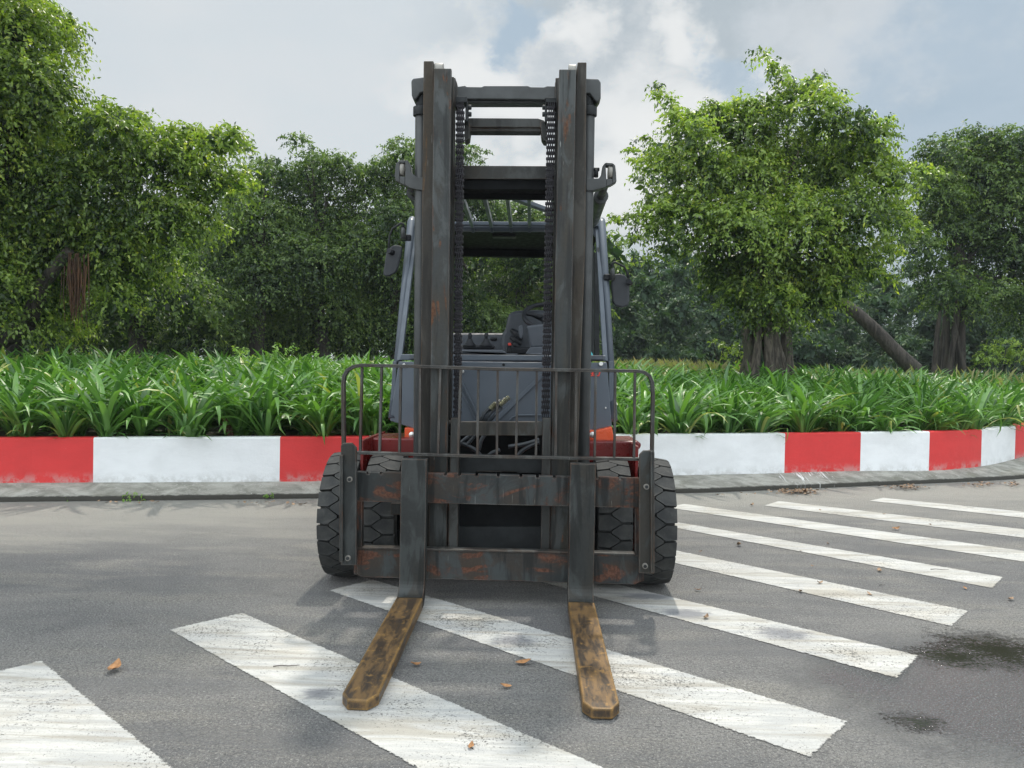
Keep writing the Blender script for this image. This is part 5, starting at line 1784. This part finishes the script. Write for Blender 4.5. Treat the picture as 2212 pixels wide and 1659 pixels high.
# leaning bare trunk
mb = MB()
pa = [pt(1978, 800, 19.0), pt(1940, 765, 19.0), pt(1890, 713, 19.1), pt(1840, 668, 19.2), pt(1795, 640, 19.4), pt(1740, 600, 19.6)]
mb.tube(catmull(pa, 4), [.19 - .004 * i for i in range(21)], 14)
ob = mb.build('leaning_trunk', M['bark_dark'], origin=tuple(pa[0]), fixn=False)
tag(ob, 'bare dark tree trunk leaning to the left behind the lily bed', 'tree trunk')

# distant wood
rg = np.random.default_rng(41)
far = []
for i in range(420):
    px = rg.uniform(1230, 2420)
    Y = rg.uniform(36, 50)
    topy = 575 + 25 * math.sin(px * .05) + 18 * math.sin(px * .13 + 1) + (15 if px > 1600 else 0)
    py = rg.uniform(topy + 18, 800) if i % 3 else rg.uniform(730, 805)
    far.append((tuple(pt(px, py, Y)), rg.uniform(18, 34) * Y / FPX, 1.0))
for i in range(170):
    px = rg.uniform(1230, 1700)
    Y = rg.uniform(50, 56)
    far.append((tuple(pt(px, rg.uniform(610, 800), Y)), rg.uniform(24, 40) * Y / FPX, 2.0))
for px in range(1290, 1600, 22):
    for k in range(3):
        py = 568 + 14 * math.sin(px * .09) + k * 14
        far.append((tuple(pt(px + rg.uniform(-5, 5), py, 44)), (7 + k * 5) * 44 / FPX, 1.0))
V, F, T = lobe_leaves(rg, far, 0.20, 6.0, 8, 6.0, .3, (.5, 1.0))
tag(npmesh('distant_wood', V, F, T, M['leaf_far'], origin=(10, 45, 1)), 'bluish distant wood behind the fig trees on the right', 'wood', None, 'stuff')
rg = np.random.default_rng(43)
far = []
for i in range(210):
    px = rg.uniform(-400, 1300)
    Y = rg.uniform(28, 36)
    py = rg.uniform(520, 800)
    far.append((tuple(pt(px, py, Y)), rg.uniform(40, 75) * Y / FPX, 1.0))
V, F, T = lobe_leaves(rg, far, 0.22, 3.0, 8, 4.0, .3, (.5, 1.0))
tag(npmesh('dense_wood', V, F, T, M['leaf_mid'], origin=(-6, 32, 1)), 'dense dark wood behind the row of trees on the left', 'wood', None, 'stuff')

# small shrubs by the trunks
for (lbl, px, Y, lob, seed) in (('feathery yellow-green shrub left of the fluted trunk', 1575, 17.5, [(1560, 755, 14, .8), (1585, 770, 20), (1600, 750, 12, .8), (1540, 742, 7, .6)], 51),
                                ('yellow-green shrub at the foot of the dark fig at right', 2150, 20, [(2140, 770, 26), (2175, 750, 22, .8), (2200, 775, 26), (2120, 785, 18)], 52)):
    rg = np.random.default_rng(seed)
    L = px_lobes(rg, lob, Y, .2)
    bp = pt(px, 800, Y)
    root = empty('shrub', (bp.x, bp.y, .85))
    tag(root, lbl, 'shrub')
    V, F, T = lobe_leaves(rg, L, 0.07, 40, 9, .6, .2, (.15, .35))
    npmesh('foliage', V, F, T, M['leaf_shrub'], root)
    mb = MB()
    for (c, r, _) in L:
        mb.tube([Vector((bp.x, bp.y, .8)), Vector(c)], [.02, .006], 5)
    part(mb, 'stem', M['bark_dark'], root, bevel=0, fixn=False)

# stump / dry stalk beside the wall on the left
mb = MB()
for k in range(7):
    a = pt(500 + rr.uniform(-6, 6), 942, 8.5)
    b = pt(480 + rr.uniform(-8, 14), 905 + rr.uniform(-6, 10), 8.5)
    mb.tube([a, a.lerp(b, .5) + Vector((.01, 0, 0)), b], [.02, .016, .006], 5)
tag(mb.build('dry_stump', M['roots'], origin=tuple(pt(500, 942, 8.5)), fixn=False), 'dry brown stalk stump among the lilies behind the white wall length', 'stump')

# ------------------------------------------------------------------ fallen leaves and twigs
def leaf_mesh(seed, mat, L=.07):
    r = random.Random(seed)
    V, F = [], []
    n = 6
    for k in range(n + 1):
        t = k / n
        w = L * .27 * math.sin(math.pi * min(1, t * .96 + .03)) ** .8
        z = .004 + .016 * (2 * t - 1) ** 2 * r.uniform(.6, 1.4)
        V += [(-w, (t - .5) * L, z + w * .45), (0, (t - .5) * L, z), (w, (t - .5) * L, z + w * .3)]
    for k in range(n):
        o = 3 * k
        F += [(o, o + 1, o + 4, o + 3), (o + 1, o + 2, o + 5, o + 4)]
    me = bpy.data.meshes.new('fallen_leaf')
    me.from_pydata(V, [], F)
    me.materials.append(mat)
    me.polygons.foreach_set('use_smooth', [True] * len(F))
    return me


LM = [leaf_mesh(i, M['deadleaf'] if i % 2 else M['deadleaf_grey'], .06 + .006 * i) for i in range(5)]
named = [((248, 1450), 1.5, 'curled rust-brown leaf on the road between the two left crosswalk stripes', 1),
         ((897, 1440), .8, 'brown leaf on the road just right of the left fork blade', 1),
         ((1131, 1436), 1.0, 'orange-brown leaf at the edge of the middle stripe between the forks', 3),
         ((1092, 1487), .7, 'small bright orange leaf on bare road between the fork tips', 3),
         ((1018, 1617), .6, 'small brown leaf lying on the stripe below the left fork tip', 1),
         ((1625, 1093), 1.1, 'dry leaf on the road right of the forklift near the kerb', 0),
         ((1596, 1180), 1.2, 'twisted dry leaf between stripes right of the outer tyre', 0),
         ((1935, 1145), 1.2, 'brown leaf on the stripe at right, farther back', 1),
         ((1525, 1338), .9, 'small brown leaf on the scuffed stripe right of the right fork', 0),
         ((1770, 1262), .8, 'pale leaf on the stripe in the middle of the right side', 0)]
for (xy, s_, lbl, k) in named:
    q = pg(*xy)
    ob = bpy.data.objects.new('fallen_leaf', LM[k])
    COL.objects.link(ob)
    ob.location = (q.x, q.y, .006)
    ob.rotation_euler = (rr.uniform(-.2, .2), rr.uniform(-.2, .2), rr.uniform(0, 6.28))
    ob.scale = (s_, s_, s_)
    tag(ob, lbl, 'leaf', 'fallen leaves on the road')
for i in range(14):
    px, py = rr.uniform(1440, 2212), rr.uniform(1085, 1330)
    q = pg(px, py)
    ob = bpy.data.objects.new('fallen_leaf', LM[rr.randrange(5)])
    COL.objects.link(ob)
    s_ = rr.uniform(.35, .75)
    ob.location = (q.x, q.y, .006)
    ob.rotation_euler = (rr.uniform(-.3, .3), rr.uniform(-.3, .3), rr.uniform(0, 6.28))
    ob.scale = (s_, s_, s_)
    tag(ob, 'tiny dry leaf fragment scattered over the crosswalk on the right', 'leaf', 'leaf scraps on the right of the road')
# litter drift along the kerb
V, F, T = [], [], []
r_ = random.Random(9)
spots = [(1725, 1062, 60, 260), (1960, 1052, 60, 120), (2120, 1046, 50, 60), (2190, 1046, 20, 40), (560, 1088, 80, 14), (640, 1089, 30, 8), (300, 1086, 200, 10), (1600, 1070, 140, 14)]
vs, fs = [], []
for (px, py, w_, n_) in spots:
    for i in range(n_):
        q = pg(px + r_.gauss(0, w_ * .4), py + abs(r_.gauss(0, 3.5)) + 1)
        L = r_.uniform(.025, .06)
        a = r_.uniform(0, 6.28)
        up = r_.uniform(.004, .035)
        d_ = Vector((math.cos(a), math.sin(a), r_.uniform(-.4, .4))) * L
        s_ = Vector((-math.sin(a), math.cos(a), r_.uniform(-.6, .6))) * L * .28
        c = Vector((q.x, q.y, .012 + up))
        b = len(vs)
        vs += [c - d_ / 2, c + s_, c + d_ / 2, c - s_]
        fs += [(b, b + 1, b + 2), (b, b + 2, b + 3)]
mb = MB().add(vs, fs)
tag(mb.build('leaf_litter', M['deadleaf_grey'], origin=tuple(pg(1725, 1062)), fixn=False), 'dry leaf litter gathered along the foot of the kerb', 'leaf litter', None, 'stuff')
# weeds in the kerb joint
rg = np.random.default_rng(91)
lob = [(tuple(pg(x, y) + Vector((0, 0, .03))), r, 1.0) for (x, y, r) in ((300, 1081, .06), (270, 1083, .05), (385, 1073, .04), (630, 1068, .04), (580, 1080, .035), (150, 1082, .03), (1100, 1070, .04), (320, 1070, .03))]
V, F, T = lobe_leaves(rg, lob, 0.028, 260, 7, .2, .1, (.05, .09))
tag(npmesh('kerb_weeds', V, F, T, M['weed'], origin=lob[0][0]), 'small weeds growing in the joint between kerb and road', 'weeds', None, 'stuff')
for (xy, ln, a, lbl) in (((590, 1443), .12, .2, 'dark twig on the road in the left foreground shade'), ((2010, 1232), .14, .1, 'long thin twig on the crosswalk at right'), ((1900, 1267), .05, .5, 'short reddish twig between stripes at right')):
    q = pg(*xy)
    d_ = Vector((math.cos(a), math.sin(a), 0)) * ln
    p0 = Vector((q.x, q.y, .008))
    ob = MB().tube([p0, p0 + d_ * .3 + Vector((0, .003, .002)), p0 + d_ * .55 + Vector((0, -.002, 0)), p0 + d_], [.0022, .002, .0018, .001], 6).build('twig', M['twig'], origin=tuple(p0))
    tag(ob, lbl, 'twig')

# faint haze in the air
mb = MB().box(-120, 120, -10, 100, -1.0, 22)
hz_ = mb.build('haze', [], origin=(0, 0, 0))
hm = bpy.data.materials.new('haze')
hm.use_nodes = True
ht = NG(hm.node_tree)
hm.node_tree.nodes.clear()
ho = ht.n('ShaderNodeOutputMaterial')
hv = ht.n('ShaderNodeVolumePrincipled')
hv.inputs['Color'].default_value = (0.80, 0.88, 0.96, 1)
hv.inputs['Density'].default_value = HAZE
ht.l(hv.outputs[0], ho.inputs['Volume'])
hz_.data.materials.append(hm)
tag(hz_, 'thin pale haze in the air', None, None, 'stuff')

for o in bpy.data.objects:
    if '_org' in o:
        del o['_org']
